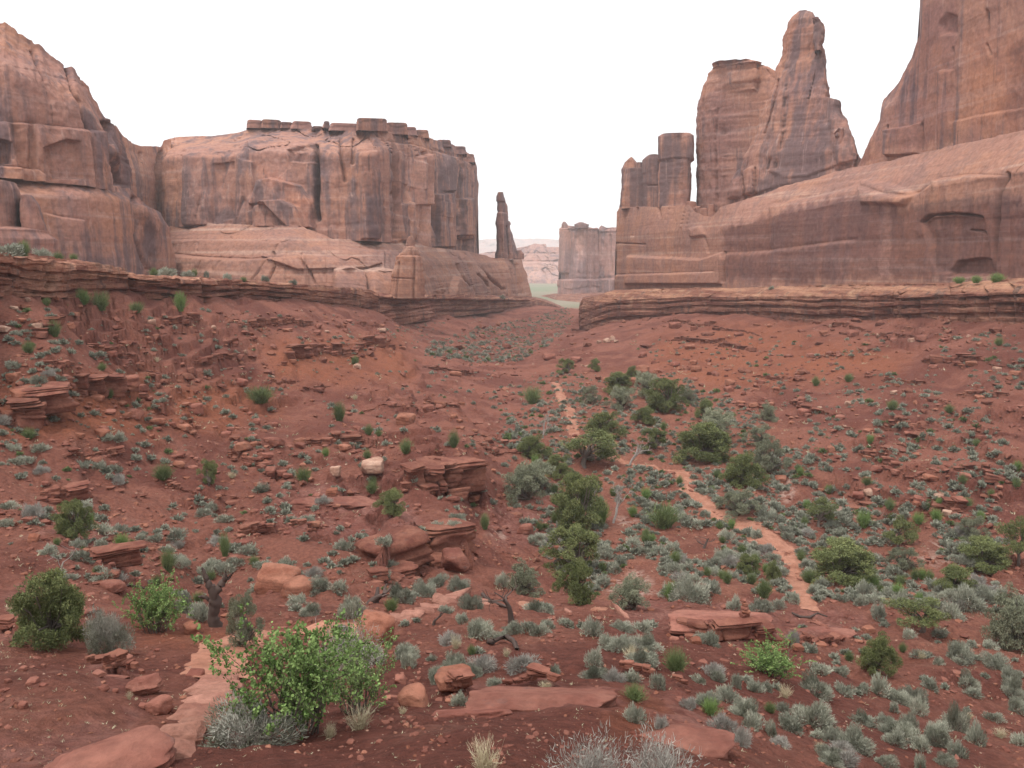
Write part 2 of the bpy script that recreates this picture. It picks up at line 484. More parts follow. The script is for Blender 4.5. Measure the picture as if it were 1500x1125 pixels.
# outcropping ledges: (points along the lip, height, how far the bench runs back)
LEDGES = [
 ([(0,598),(50,604),(85,580),(120,560),(170,572),(235,560)], 1.5, 3.0),
 ([(612,547),(650,540),(700,546)], 0.9, 4.0), ([(405,520),(470,503),(520,512),(590,498),(604,512)], 1.5, 6.0),
 ([(340,790),(420,768),(482,757)], 0.55, 2.5), ([(588,724),(640,708),(700,712),(724,735)], 1.7, 4.0),
 ([(546,838),(575,812),(612,796),(650,790),(680,796),(698,820)], 1.45, 5.0), ([(1395,692),(1440,684),(1462,706),(1495,716)], 1.0, 3.5),
 ([(1285,676),(1330,690),(1375,694)], 0.7, 3.0), ([(1155,588),(1190,604),(1245,600)], 0.9, 3.0), ([(1215,640),(1290,622),(1362,628)], 0.7, 3.0),
 ([(640,1016),(700,1008),(790,998),(830,1012)], 0.20, 1.0), ([(905,968),(960,985),(1010,1010)], 0.35, 1.6),
 ([(960,908),(1040,930),(1150,936),(1205,928),(1285,908)], 0.6, 4.0), ([(1345,532),(1430,524),(1500,540)], 1.1, 5.0),
 ([(345,478),(400,470),(465,482)], 1.0, 5.0), ([(125,492),(190,518),(215,545)], 1.0, 4.0), ([(720,498),(790,520),(880,530)], 0.7, 5.0),
 ([(1195,480),(1300,492),(1420,488)], 1.2, 6.0), ([(960,470),(1060,482),(1150,486)], 1.0, 6.0), ([(770,640),(735,650),(700,640)], 0.5, 2.0),
 ([(0,915),(45,925)], 0.25, 1.0), ([(120,975),(170,975),(215,1000)], 0.22, 0.8), ([(330,650),(400,690),(440,700)], 0.7, 3.0),
 ([(225,690),(300,735)], 0.4, 2.0), ([(500,600),(560,590),(640,598)], 0.6, 3.0), ([(1120,690),(1200,715),(1290,735)], 0.4, 2.0),
]
LEDGE_LINE = []
_rl = random.Random(515)
N_DRAWN = len(LEDGES)
for x0, y0, sl in [(40, 480, 0.10), (60, 530, 0.12), (240, 470, 0.08), (270, 520, 0.10), (330, 550, 0.08), (90, 660, 0.10), (250, 620, 0.12), (440, 560, 0.06), (480, 645, 0.05), (60, 720, 0.06), (520, 470, 0.05), (620, 590, 0.02), (400, 640, 0.10),
                   (1050, 510, -0.06), (1170, 520, -0.05), (1290, 560, -0.05), (1400, 580, -0.06), (1100, 555, -0.05), (1420, 630, -0.08), (1250, 660, 0.05), (1330, 735, 0.05), (980, 500, -0.04), (700, 655, 0.08), (140, 835, 0.05)]:
    w_ = _rl.uniform(45, 110)
    LEDGES.append(([(x0 + w_ * q, y0 + w_ * q * sl + _rl.uniform(-3, 3)) for q in (0, 0.5, 1)], _rl.uniform(0.55, 1.0), 3.0))
LEDGES = [(p, h * (1.0 if h > 1.4 else 0.75), max(3.0 * L, 7.0 * h)) for p, h, L in LEDGES]
for k, (pts, h, L) in enumerate(LEDGES):
    hp = []
    for p in pts:
        q = hit(*p)
        hp.append(hit(p[0], p[1] + 0.6 * h * FPX / q[1]))
    hp = np.array(hp)
    u = hp[:, 0] / hp[:, 1]
    o_ = np.argsort(u)
    u, ly = u[o_], hp[o_, 1]
    wpx = (u[-1] - u[0])
    yl = np.interp(GU, u, ly)
    um = 0.5 * (u[0] + u[-1])                    # beds lie level: follow the slope's contour through the middle of the drawn line
    ym = float(np.interp(um, u, ly))
    z0 = float(bil(ZC, _uc, _vc, np.array(um), np.array(math.log(ym))))
    ir = np.nonzero((GU >= u[0]) & (GU <= u[-1]))[0]
    yc = np.full(len(GU), np.nan)
    for start, rng in ((ir[len(ir) // 2], 1), (ir[len(ir) // 2], -1)):
        y, i = ym, start
        while ir[0] <= i <= ir[-1]:
            ys = y * np.exp(np.linspace(-0.012, 0.012, 25))
            zs = bil(ZC, _uc, _vc, np.full(25, GU[i]), np.log(ys)) + 0.5 * h * fbm(np.full(25, GU[i] * 16), k * 2.2 + 0 * ys, 0, 66, 2)
            y = float(ys[np.argmin(np.abs(zs - z0) + 0.06 * h * np.abs(ys - y) / (0.012 * y))])
            yc[i] = y
            i += rng
    good = ~np.isnan(yc)
    kk_ = 9
    yd = np.interp(GU, u, ly)
    yl = np.interp(GU, GU[good], np.convolve(np.pad(yc[good], kk_ // 2, mode='edge'), np.ones(kk_) / kk_, 'valid'))
    yl = yd ** 0.75 * yl ** 0.25
    yl = yl + 0.003 * ly.mean() * fbm(GU * 28, k * 3.7 + GU * 0, 0, 60 + k, 2, 0.4)
    tp = sstep(u[0] - 0.004, u[0] + 0.18 * wpx, GU) * (1 - sstep(u[-1] - 0.18 * wpx, u[-1] + 0.004, GU))
    tp = tp * np.clip(0.85 + 0.75 * fbm(GU * 24, k + GU * 0, 0, 80 + k, 2, 0.35), 0.0, 1.2)
    d = YY - yl[None]
    w = max(0.10, 0.004 * ly.mean())
    LEDGE_LINE.append((u[0], u[-1], yl, h * tp, L))
    ZZ += h * tp[None] * sstep(0, 2 * w, d) * np.exp(-np.maximum(d, 0) / L)

PX0, PY0 = proj(np.stack([XX, YY, ZZ], -1))
def inpoly(px, py, pts, soft):
    """1 inside the outline, falling to 0 within soft pixels of its edge"""
    pts = np.asarray(pts, float)
    ins = np.zeros(px.shape, bool)
    d2 = np.full(px.shape, 1e9)
    for a, b in zip(pts, np.roll(pts, -1, 0)):
        c = ((a[1] > py) != (b[1] > py))
        with np.errstate(divide='ignore', invalid='ignore'):
            xi = (b[0] - a[0]) * (py - a[1]) / (b[1] - a[1] + 1e-12) + a[0]
        ins ^= c & (px < xi)
        e = b - a
        t = np.clip(((px - a[0]) * e[0] + (py - a[1]) * e[1]) / (e @ e + 1e-12), 0, 1)
        d2 = np.minimum(d2, (px - a[0] - t * e[0]) ** 2 + (py - a[1] - t * e[1]) ** 2)
    d = np.where(ins, np.sqrt(d2), -np.sqrt(d2))
    return sstep(-soft, soft, d)
def dline(px, py, pts):
    pts = np.asarray(pts, float)
    d2 = np.full(px.shape, 1e9)
    for a, b in zip(pts[:-1], pts[1:]):
        e = b - a
        t = np.clip(((px - a[0]) * e[0] + (py - a[1]) * e[1]) / (e @ e + 1e-12), 0, 1)
        d2 = np.minimum(d2, (px - a[0] - t * e[0]) ** 2 + (py - a[1] - t * e[1]) ** 2)
    return np.sqrt(d2)
wob = 8 * fbm(PX0 / 25, PY0 / 25, 0, 5, 3)
def area(polys, soft):
    m = np.zeros(XX.shape)
    for p in polys:
        m = np.maximum(m, inpoly(PX0 + wob, PY0 + wob * 0.5, p, soft))
    return m
nearm = YY < 420
a_sand = area([[(790,540),(1000,545),(1150,610),(1260,720),(1500,790),(1510,860),(1300,900),(1180,905),(960,880),(880,870),(800,840),(760,740),(770,640)]], 22) * nearm
a_sand = np.maximum(a_sand, 0.7 * area([[(250,925),(350,935),(345,965),(290,960)], [(1180,905),(1500,880),(1500,960),(1300,990)]], 15) * nearm)
a_ochre = area([[(250,570),(360,560),(420,600),(330,640),(240,625)], [(950,500),(1080,470),(1190,480),(1150,560),(980,590)], [(210,920),(330,915),(360,960),(200,940)], [(0,560),(220,545),(230,640),(0,640)],
                [(380,500),(600,495),(600,560),(400,560)], [(870,1010),(1050,1040),(1090,1110),(900,1080)], [(1100,480),(1330,520),(1300,560),(1100,560)]], 22) * nearm * 0.9
a_rock = area([[(880,880),(960,868),(1060,880),(1180,890),(1290,900),(1200,935),(1100,950),(1000,935),(930,920)], [(640,1020),(700,1000),(800,990),(840,1020),(900,990),(1000,1010),(1100,1090),(1060,1110),(960,1050),(860,1030),(700,1045)],
               [(400,720),(560,700),(620,760),(690,790),(600,850),(560,840),(520,790),(400,780)], [(120,960),(190,965),(240,1040),(190,1070),(150,1010)], [(0,870),(60,850),(120,890),(0,940)],
               [(1040,750),(1110,760),(1180,850),(1200,890),(1160,890),(1130,830)], [(690,740),(830,730),(820,800),(730,800)], [(60,760),(200,770),(180,830),(60,820)], [(0,1080),(90,1040),(220,1080),(240,1140),(0,1140)]], 12) * nearm
a_pale = area([[(1205,735),(1240,742),(1290,752),(1280,765),(1225,755)], [(1370,785),(1385,800),(1370,815),(1360,800)], [(1340,810),(1380,812),(1400,830),(1350,825)], [(900,755),(945,765),(940,775),(900,768)], [(880,850),(910,845),(960,865),(940,885),(890,870)],
               [(1150,690),(1170,720),(1155,740),(1130,715)], [(720,770),(745,775),(740,790),(715,785)], [(930,830),(950,850),(935,858),(915,840)]], 6) * nearm
a_trail = 1 - sstep(0.35, 1.25, dline(PX0 + 0.6 * wob, PY0 + 0.3 * wob, [(1188, 900), (1172, 868), (1164, 840), (1158, 815), (1138, 795), (1105, 775), (1065, 757), (1035, 742), (1012, 722), (1005, 702), (990, 690), (960, 683), (915, 675), (872, 662), (845, 645), (838, 620), (834, 597), (820, 575), (810, 556)]) / (4 + 16 * sstep(560, 800, PY0)))
a_trail = np.maximum(a_trail, 0.8 * (1 - sstep(0.3, 1.2, dline(PX0 + wob, PY0 + 0.5 * wob, [(890, 872), (925, 840), (915, 800), (930, 770), (960, 745)]) / 22)))
a_trail = np.maximum(a_trail, (1 - sstep(0.3, 1.2, dline(PX0 + wob, PY0 + 0.5 * wob, [(300, 1060), (320, 1000), (320, 960), (350, 932), (420, 925), (500, 922), (568, 908)]) / 26))) * nearm
a_sand = np.maximum(a_sand * 0.75, 1.25 * a_trail)
a_plain = sstep(480, 640, YY)
ROW = np.stack([XX, YY + dY, ZZ], -1).reshape(-1, 3)
gnd = mk("ground", ROW, [grid_faces(len(GV), len(GU))], M['ground'], col={"sand": a_sand.ravel(), "ochre": a_ochre.ravel(), "rock": a_rock.ravel(), "pale": a_pale.ravel(), "plain": a_plain.ravel()})
tag(gnd, kind="structure")

# ------------------------------------------------------------------ cliffs
def relief(px, py, feats, scale):
    """outward relief in metres read at picture positions: cracks, blocks, overhanging beds, hollows"""
    d = np.zeros(px.shape)
    for f in feats:
        if f[0] == 'crack':
            _, pts, w, dep = f
            q = dline(px, py, pts)
            d -= dep * np.exp(-(q / w) ** 2)
        elif f[0] == 'block':
            _, pts, out, soft = f
            d += out * inpoly(px, py, pts, soft)
        elif f[0] == 'bed':                       # rock below the line stands out, a shadowed slit under the upper bed
            _, pts, out, soft = f
            p = np.asarray(pts, float)
            yl = np.interp(px, p[:, 0], p[:, 1])
            m = ((px >= p[0, 0]) & (px <= p[-1, 0]))
            d += m * (out * sstep(-soft, soft, py - yl) - 0.35 * abs(out) * np.exp(-((py - yl) / (soft * 1.2)) ** 2))
    return d

def interp_s(x, pts):
    p = np.asarray(pts, float)
    return np.interp(x, p[:, 0], p[:, 1])

def cliff_noise(P, n, seed, amp, scale):
    """relief of a sandstone wall: vertical flutes and joints, bedding, rough breakage"""
    s = P[..., 0] * 0.8 + P[..., 1] * 0.6
    t = P[..., 0] * 0.6 - P[..., 1] * 0.8
    z = P[..., 2]
    fl = fbm(s / (7 * scale), t / (7 * scale), z / (170 * scale), seed, 4)
    rd = np.abs(fbm(s / (9 * scale) + 4, t / (9 * scale), z / (150 * scale), seed + 7, 2))
    jo = -1.5 * np.exp(-(rd / 0.032) ** 2) * sstep(-0.2, 0.4, fbm(s / (30 * scale), t / (30 * scale), z / (14 * scale), seed + 11, 2))
    bz = z + 0.8 * scale * fbm(s / (40 * scale), t / (40 * scale), 0, seed + 13, 2)
    bed = fbm(bz / (3.2 * scale), seed * 1.3 + 0 * z, s / (90 * scale), seed + 15, 3)
    ro = fbm(P[..., 0] / (2.2 * scale), P[..., 1] / (2.2 * scale), z / (3.0 * scale), seed + 20, 4, 0.55)
    b0 = 2.4 * fbm(s / (11 * scale), t / (11 * scale), z / (55 * scale), seed + 25, 2) + 0.4 * np.sign(vn(s / (30 * scale), bz / (9 * scale), 0, seed + 29))
    ro = ro + 1.1 * (0.35 - np.abs(fbm(s / (2.3 * scale), t / (2.3 * scale), z / (22 * scale), seed + 33, 3)))
    blk = (np.floor(b0) + sstep(0.75, 1.0, b0 - np.floor(b0))) / 2.4
    return amp * scale * (1.1 * fl * n[0] + 1.4 * jo * n[1] + 0.22 * bed * n[2] + 0.20 * ro * n[3] + 0.9 * blk * n[4])

def tint_of(px, py, tints):
    c = np.ones(px.shape + (3,))
    for pts, rgb, soft in tints:
        m = inpoly(px + 2.5 * fbm(px / 5, py / 9, 0, 77, 3), py + (2 + soft * 0.7) * fbm(px / 6, py / 60, 0, 78, 2), pts, soft)
        c = c * (1 - m[..., None] * (1 - np.asarray(rgb)))
    return c

def loft(name, plan, top, bot, back, mat, parent=None, step=1.6, rows=120, setback=None, feats=(), tints=(), noise=(1, 1, 1, 1, 1), amp=0.9, scale=1.0, seed=1, jag=1.0, origin=None, smooth_plan=6, row_pow=1.0):
    """a rock wall: a front that follows a plan line on the ground up to a skyline, its top, its back and its ends"""
    px = np.arange(plan[0][0], plan[-1][0] + step, step)
    Y = interp_s(px, plan)
    if smooth_plan:
        kk = int(smooth_plan * 6 / step) | 1
        Y = np.convolve(np.pad(Y, kk // 2, mode='edge'), np.ones(kk) / kk, 'valid')[:len(px)]
    pt = interp_s(px, top) + jag * fbm(px / 9.0, px * 0 + seed, 0, seed + 50, 4)
    pb = interp_s(px, bot)
    pt = np.minimum(pt, pb - 1)
    t = np.linspace(0, 1, rows) ** row_pow
    PY = pb[None] + (pt - pb)[None] * t[:, None]
    PXX = np.broadcast_to(px[None], PY.shape)
    sb = np.zeros(PY.shape)
    if setback is not None:
        sb = setback(PXX, PY, np.broadcast_to(t[:, None], PY.shape))
    P = at(PXX, PY, Y[None] + sb)
    base = at(px, (pb + pt) / 2, Y)
    tx = np.gradient(base[:, 0]); ty = np.gradient(base[:, 1])
    ln = np.hypot(tx, ty) + 1e-9
    nx, ny = ty / ln, -tx / ln
    d = relief(PXX, PY, feats, scale) + cliff_noise(P, noise, seed, amp, scale)
    P[..., 0] += nx[None] * d
    P[..., 1] += ny[None] * d
    nc = len(px)
    top_row = P[-1]
    nb = 5
    dB = np.interp(px, [b[0] for b in back], [b[1] for b in back]) if isinstance(back, list) else np.full(nc, float(back))
    bk = np.stack([dB * base[:, 0] / base[:, 1], dB, -0.03 * dB], -1)      # thickness runs straight away from the front
    rowsT = []
    for j in range(1, nb + 1):
        f = (j / nb) ** 1.5
        r = top_row + bk * f
        r[:, 2] += (0.5 * amp * scale * fbm(r[:, 0] / 6, r[:, 1] / 6, 0, seed + 90, 3)) * min(1, j)* (0.4 if j < nb else 0)
        rowsT.append(r)
    bb = rowsT[-1].copy()
    bb[:, 2] = P[0][:, 2]
    V = np.concatenate([P.reshape(-1, 3)] + rowsT + [bb])
    tot = rows + nb + 1
    q = grid_faces(tot, nc)
    e0 = [i * nc for i in range(tot)]
    e1 = [i * nc + nc - 1 for i in range(tot)]
    tn = np.ones((tot, nc, 3))
    tn[:rows] = tint_of(PXX, PY, tints)
    return mk(name, V, [q, np.array([e0[::-1]]), np.array([e1])], mat, parent, origin=origin, col={"tint": tn.reshape(-1, 3)})

def pillar(name, L, Rr, Y0, depth, mat, parent=None, slant=0.0, n=3.0, rows=90, ncol=96, feats=(), tints=(), noise=(1, 1, 1, 1, 1), amp=0.5, scale=1.0, seed=1, jag=0.8, origin=None, dk=None, lean=0.0, lift=0.25):
    """a free-standing rock: its left and right outline by height, boxy-round in plan"""
    L, Rr = np.asarray(L, float), np.asarray(Rr, float)
    y0, y1 = min(L[:, 1].min(), Rr[:, 1].min()), max(L[:, 1].max(), Rr[:, 1].max())
    t = np.linspace(0, 1, rows)
    py = y1 + (y0 - y1) * t
    li = np.argsort(L[:, 1]); ri = np.argsort(Rr[:, 1])
    lx = np.interp(py, L[li, 1], L[li, 0]) + jag * fbm(py / 7, py * 0 + seed, 0, seed + 1, 4)
    rx = np.interp(py, Rr[ri, 1], Rr[ri, 0]) + jag * fbm(py / 7, py * 0 + seed + 31, 0, seed + 2, 4)
    cx, w = (lx + rx) / 2, np.maximum((rx - lx) / 2, 0.3)
    Yr = Y0 + lean * t
    A, B = at(lx, py, Yr), at(rx, py, Yr)
    C = (A + B) / 2
    hw = (B[:, 0] - A[:, 0]) / 2
    dd = np.full(rows, float(depth)) if dk is None else np.minimum(depth, dk * hw)
    a = np.linspace(0, 2 * np.pi, ncol, endpoint=False)
    a = a - 0.25 * np.sin(2 * a + np.pi)*0.0
    ca, sa_ = np.cos(a), np.sin(a)
    ex = np.sign(ca) * np.abs(ca) ** (2 / n)
    ey = np.sign(sa_) * np.abs(sa_) ** (2 / n)
    th = math.atan2(C[:, 0].mean(), C[:, 1].mean())            # the rock's broad side faces the viewpoint
    ct, st_ = math.cos(th), math.sin(th)
    wx = hw[:, None] * ex * ct
    kk = slant * wx / C[:, None, 1]                              # turned so that one end is nearer
    X = C[:, None, 0] * (1 + kk) + wx * ct + dd[:, None] * ey * st_
    Yp = C[:, None, 1] * (1 + kk) - wx * st_ + dd[:, None] * ey * ct
    Z = C[:, None, 2] * (1 + kk)
    P = np.stack([X, Yp, Z], -1)
    nx = np.sign(ca) * np.abs(ca) ** (2 - 2 / n) / max(hw.max(), 1e-6)
    ny = np.sign(sa_) * np.abs(sa_) ** (2 - 2 / n) / max(dd.max(), 1e-6)
    nn = np.hypot(nx, ny) + 1e-9
    nx, ny = nx / nn, ny / nn
    nx, ny = nx * ct + ny * st_, -nx * st_ + ny * ct
    ppx, ppy = proj(P)
    d = cliff_noise(P, noise, seed, amp, scale)
    fr_ = (ey < 0.2)[None] * np.ones_like(d)
    d = d + relief(ppx, np.broadcast_to(py[:, None], d.shape), feats, scale) * fr_
    lim = np.minimum(hw, dd)[:, None] * 0.35
    d = np.clip(d, -lim - 0.5 * amp, lim)
    P[..., 0] += nx[None] * d
    P[..., 1] += ny[None] * d
    topc = P[-1].mean(0, keepdims=True)
    ring2 = topc + (P[-1] - topc) * 0.55
    lift = lift * min(hw[-1], 3.0)
    ring2[:, 2] += lift * 0.6
    topc[0, 2] += lift
    V = np.concatenate([P.reshape(-1, 3), ring2, topc])
    i = np.arange(rows)[:, None] * ncol
    j = np.arange(ncol)[None]
    jn = (j + 1) % ncol
    q = np.stack([i + j, i + jn, i + ncol + jn, i + ncol + j], -1).reshape(-1, 4)
    tr = np.stack([rows * ncol + np.arange(ncol), rows * ncol + (np.arange(ncol) + 1) % ncol, np.full(ncol, rows * ncol + ncol)], -1)
    tn = np.ones((len(V), 3))
    tn[:rows * ncol] = tint_of(ppx, np.broadcast_to(py[:, None], ppx.shape), tints).reshape(-1, 3)
    return mk(name, V, [q, tr], mat, parent, origin=origin, col={"tint": tn})

def round_top(a, b, big=0.0, lean=0.0):
    """how far the wall leans back: a slope all the way up and a rounded shoulder near the top"""
    return lambda px, py, t: lean * t + a * sstep(1 - b, 1.0, t) ** 1.6 + big
def gbase(px, py, Y):
    p = at(px, py, Y)
    return (float(p[0]), float(p[1]), float(p[2]))

# --- the cliff on the far left
T = empty("cliff", gbase(60, 400, 130), "tall red sandstone cliff cut by the left edge, rounded shoulder falling to the right", "cliff")
loft("upper_wall", [(-330, 118), (0, 128), (120, 138), (186, 150), (197, 175)],
     [(-330, -120), (-120, -40), (-30, 22), (0, 31), (12, 32), (22, 40), (28, 48), (60, 65), (90, 92), (100, 96), (113, 100), (130, 122), (145, 150), (157, 172), (168, 186), (178, 205), (186, 240), (197, 290)],
     [(-330, 262), (0, 262), (120, 272), (200, 290)], 45, M['cliff_near'], T, rows=170, setback=round_top(7, 0.4, 1.5, 3),
     feats=[('crack', [(98, 96), (105, 130), (118, 150), (125, 175), (131, 190)], 1.6, 2.2), ('crack', [(48, 75), (58, 100), (66, 118)], 2, 1.4),
            ('bed', [(-60, 178), (0, 178), (60, 182), (150, 192)], 0.9, 1.2), ('block', [(60, 218), (95, 205), (112, 208), (120, 262), (75, 262)], -1.6, 2),
            ('block', [(152, 178), (163, 178), (172, 225), (184, 270), (166, 272), (158, 225)], -3.2, 2), ('block', [(0, 205), (14, 210), (12, 240), (0, 240)], -1.5, 2),
            ('bed', [(-60, 242), (0, 244), (50, 248), (60, 256)], 1.4, 1.2)],
     noise=(0.6, 0.9, 1.0, 1.6, 0.6), amp=0.8, seed=3, jag=1.8)
loft("lower_wall", [(-330, 112), (0, 124), (120, 134), (200, 147), (246, 165), (258, 190)],
     [(-330, 250), (0, 258), (60, 262), (120, 268), (195, 276), (200, 285), (212, 296), (232, 318), (244, 334), (252, 375)],
     [(-330, 420), (0, 408), (140, 408), (258, 418)], 60, M['cliff_near'], T, rows=110, setback=round_top(3.5, 0.2, 0, 3),
     feats=[('bed', [(66, 312), (90, 318), (122, 322)], 0.7, 1.2), ('crack', [(203, 345), (212, 375), (220, 395)], 1.6, 1.4), ('crack', [(200, 290), (208, 330), (204, 350)], 1.4, 1.2),
            ('block', [(205, 300), (225, 310), (238, 335), (246, 395), (226, 395), (218, 340)], 1.6, 2)],
     noise=(0.6, 0.5, 0.8, 0.9, 0.4), amp=0.7, seed=5)
pillar("boulder_block", [(-60, 300), (-55, 370)], [(24, 270), (30, 290), (32, 340), (33, 370)], 118, 8, M['cliff_near'], T, n=2.6, amp=0.5, seed=8, noise=(0.5, 0.5, 0.5, 1, 0.3), rows=50,
       tints=[([(-60, 295), (60, 275), (60, 380), (-60, 380)], (1.02, 1.0, 0.96), 4)])
pillar("boulder_block", [(31, 292), (29, 310), (32, 340), (31, 368)], [(48, 290), (58, 300), (66, 330), (72, 368)], 119, 7, M['cliff_near'], T, n=2.4, amp=0.5, seed=9, noise=(0.5, 0.4, 0.5, 1, 0.3), rows=50)
pillar("boulder_block", [(-60, 338), (-60, 385)], [(70, 342), (84, 350), (90, 385)], 115, 7, M['cliff_near'], T, n=2.6, amp=0.5, seed=19, noise=(0.5, 0.4, 0.7, 1, 0.3), rows=40)

T = empty("cliff_recess", gbase(210, 400, 215), "shadowed rock wall set back in the cleft between left cliff and mesa", "cliff")
loft("wall", [(120, 200), (180, 226), (225, 252), (240, 260), (250, 264)], [(120, 175), (150, 180), (168, 184), (180, 200), (190, 209), (205, 214), (236, 215), (243, 206), (250, 203)], [(120, 400), (250, 400)], 40, M['cliff'], T,
     rows=120, setback=round_top(6, 0.3, 0, 4), feats=[('crack', [(236, 225), (232, 255), (238, 300), (242, 325)], 3, 5), ('crack', [(205, 225), (207, 280)], 1.5, 2)], noise=(0.6, 0.8, 1, 1, 0.5), amp=0.8, seed=15)

# --- the broad mesa
T = empty("mesa", gbase(470, 420, 240), "broad flat-topped red mesa in the middle left with streaked vertical walls", "mesa")
MESA_BOT = [(225, 332), (240, 332), (440, 334), (470, 345), (500, 352), (560, 354), (600, 360), (640, 366), (690, 376), (705, 380)]
loft("wall", [(228, 262), (245, 252), (300, 246), (480, 243), (552, 247), (570, 256), (600, 282), (640, 320), (680, 352), (694, 385), (699, 430)],
     [(228, 235), (236, 216), (245, 204), (262, 199), (300, 199), (350, 194), (365, 189), (410, 188), (455, 190), (500, 192), (565, 191), (600, 197), (625, 201), (660, 211), (680, 221), (692, 229), (696, 250), (699, 300)],
     MESA_BOT, [(228, 60), (480, 90), (699, 110)], M['cliff'], T, step=1.35, rows=190, setback=lambda px, py, t: 4 * t + (6 + 26 * (1 - sstep(430, 560, px))) * sstep(0.72, 1.0, t) ** 1.8,
     feats=[('crack', [(463, 215), (464, 240), (466, 270), (464, 300), (467, 322)], 3.2, 4.5), ('crack', [(499, 205), (500, 235), (505, 265)], 2.2, 2.2), ('crack', [(518, 205), (516, 240)], 2, 2.0),
            ('block', [(420, 220), (462, 212), (462, 238), (425, 236)], -2.0, 2), ('block', [(380, 303), (395, 296), (420, 295), (440, 304), (452, 334), (378, 334)], 4.5, 1.5),
            ('block', [(380, 265), (400, 262), (440, 272), (458, 300), (460, 334), (430, 334), (400, 300), (372, 300)], 2.6, 1.6), ('block', [(272, 226), (300, 222), (306, 330), (270, 330)], 1.3, 1.5),
            ('block', [(350, 232), (372, 238), (378, 330), (345, 330)], 1.4, 1.5), ('block', [(310, 240), (340, 236), (346, 330), (308, 330)], -0.8, 1.5),
            ('crack', [(573, 205), (575, 260), (578, 300), (577, 350)], 1.7, 3), ('crack', [(595, 215), (597, 260), (594, 300), (598, 352)], 1.6, 3), ('crack', [(615, 225), (617, 290), (612, 355)], 1.8, 4),
            ('crack', [(634, 222), (632, 290), (636, 362)], 1.8, 4), ('crack', [(672, 235), (670, 300), (667, 368)], 1.6, 4), ('block', [(634, 285), (655, 283), (656, 362), (632, 362)], 2.5, 1.2),
            ('block', [(525, 225), (552, 220), (556, 350), (528, 350)], 1.2, 1.5), ('block', [(583, 300), (600, 296), (602, 352), (583, 352)], 1.8, 1.2), ('block', [(668, 292), (684, 290), (684, 345), (668, 345)], 2.5, 1.2),
            ('block', [(667, 348), (686, 350), (686, 370), (667, 369)], -4, 1.2), ('block', [(605, 230), (622, 225), (622, 300), (606, 300)], 2.2, 1.2), ('block', [(648, 228), (664, 230), (664, 280), (648, 280)], 2.2, 1.2),
            ('bed', [(365, 200), (480, 199), (560, 201)], 0.9, 1.2), ('bed', [(560, 206), (600, 212), (640, 222), (690, 240)], 1.2, 1.2)],
     tints=[([(456, 214), (470, 214), (471, 320), (460, 320)], (0.50, 0.48, 0.50), 3), ([(420, 225), (462, 220), (462, 240), (424, 238)], (0.75, 0.75, 0.78), 3), ([(497, 215), (520, 215), (516, 245), (500, 245)], (0.68, 0.66, 0.68), 4),
            ([(593, 235), (612, 232), (608, 350), (596, 350)], (1.42, 1.52, 1.56), 3), ([(616, 270), (634, 262), (632, 358), (618, 356)], (1.36, 1.46, 1.5), 3), ([(655, 310), (668, 300), (668, 365), (656, 362)], (1.36, 1.46, 1.5), 2), ([(572, 205), (579, 205), (580, 350), (574, 350)], (0.6, 0.58, 0.6), 2), ([(631, 230), (636, 230), (638, 360), (633, 360)], (0.55, 0.53, 0.55), 1.5), ([(669, 240), (674, 240), (672, 366), (668, 366)], (0.55, 0.53, 0.55), 1.5), ([(684, 240), (688, 240), (690, 370), (686, 370)], (0.65, 0.63, 0.65), 1.5), ([(528, 230), (555, 225), (560, 345), (535, 345)], (0.78, 0.76, 0.80), 4), ([(420, 300), (372, 240), (380, 235), (470, 300), (455, 330)], (1.12, 1.05, 1.0), 5), ([(585, 240), (592, 235), (592, 330), (586, 330)], (0.75, 0.73, 0.76), 2)],
     noise=(1.0, 1.1, 0.7, 1.0, 1.0), amp=1.0, scale=1.15, seed=21, jag=0.7)
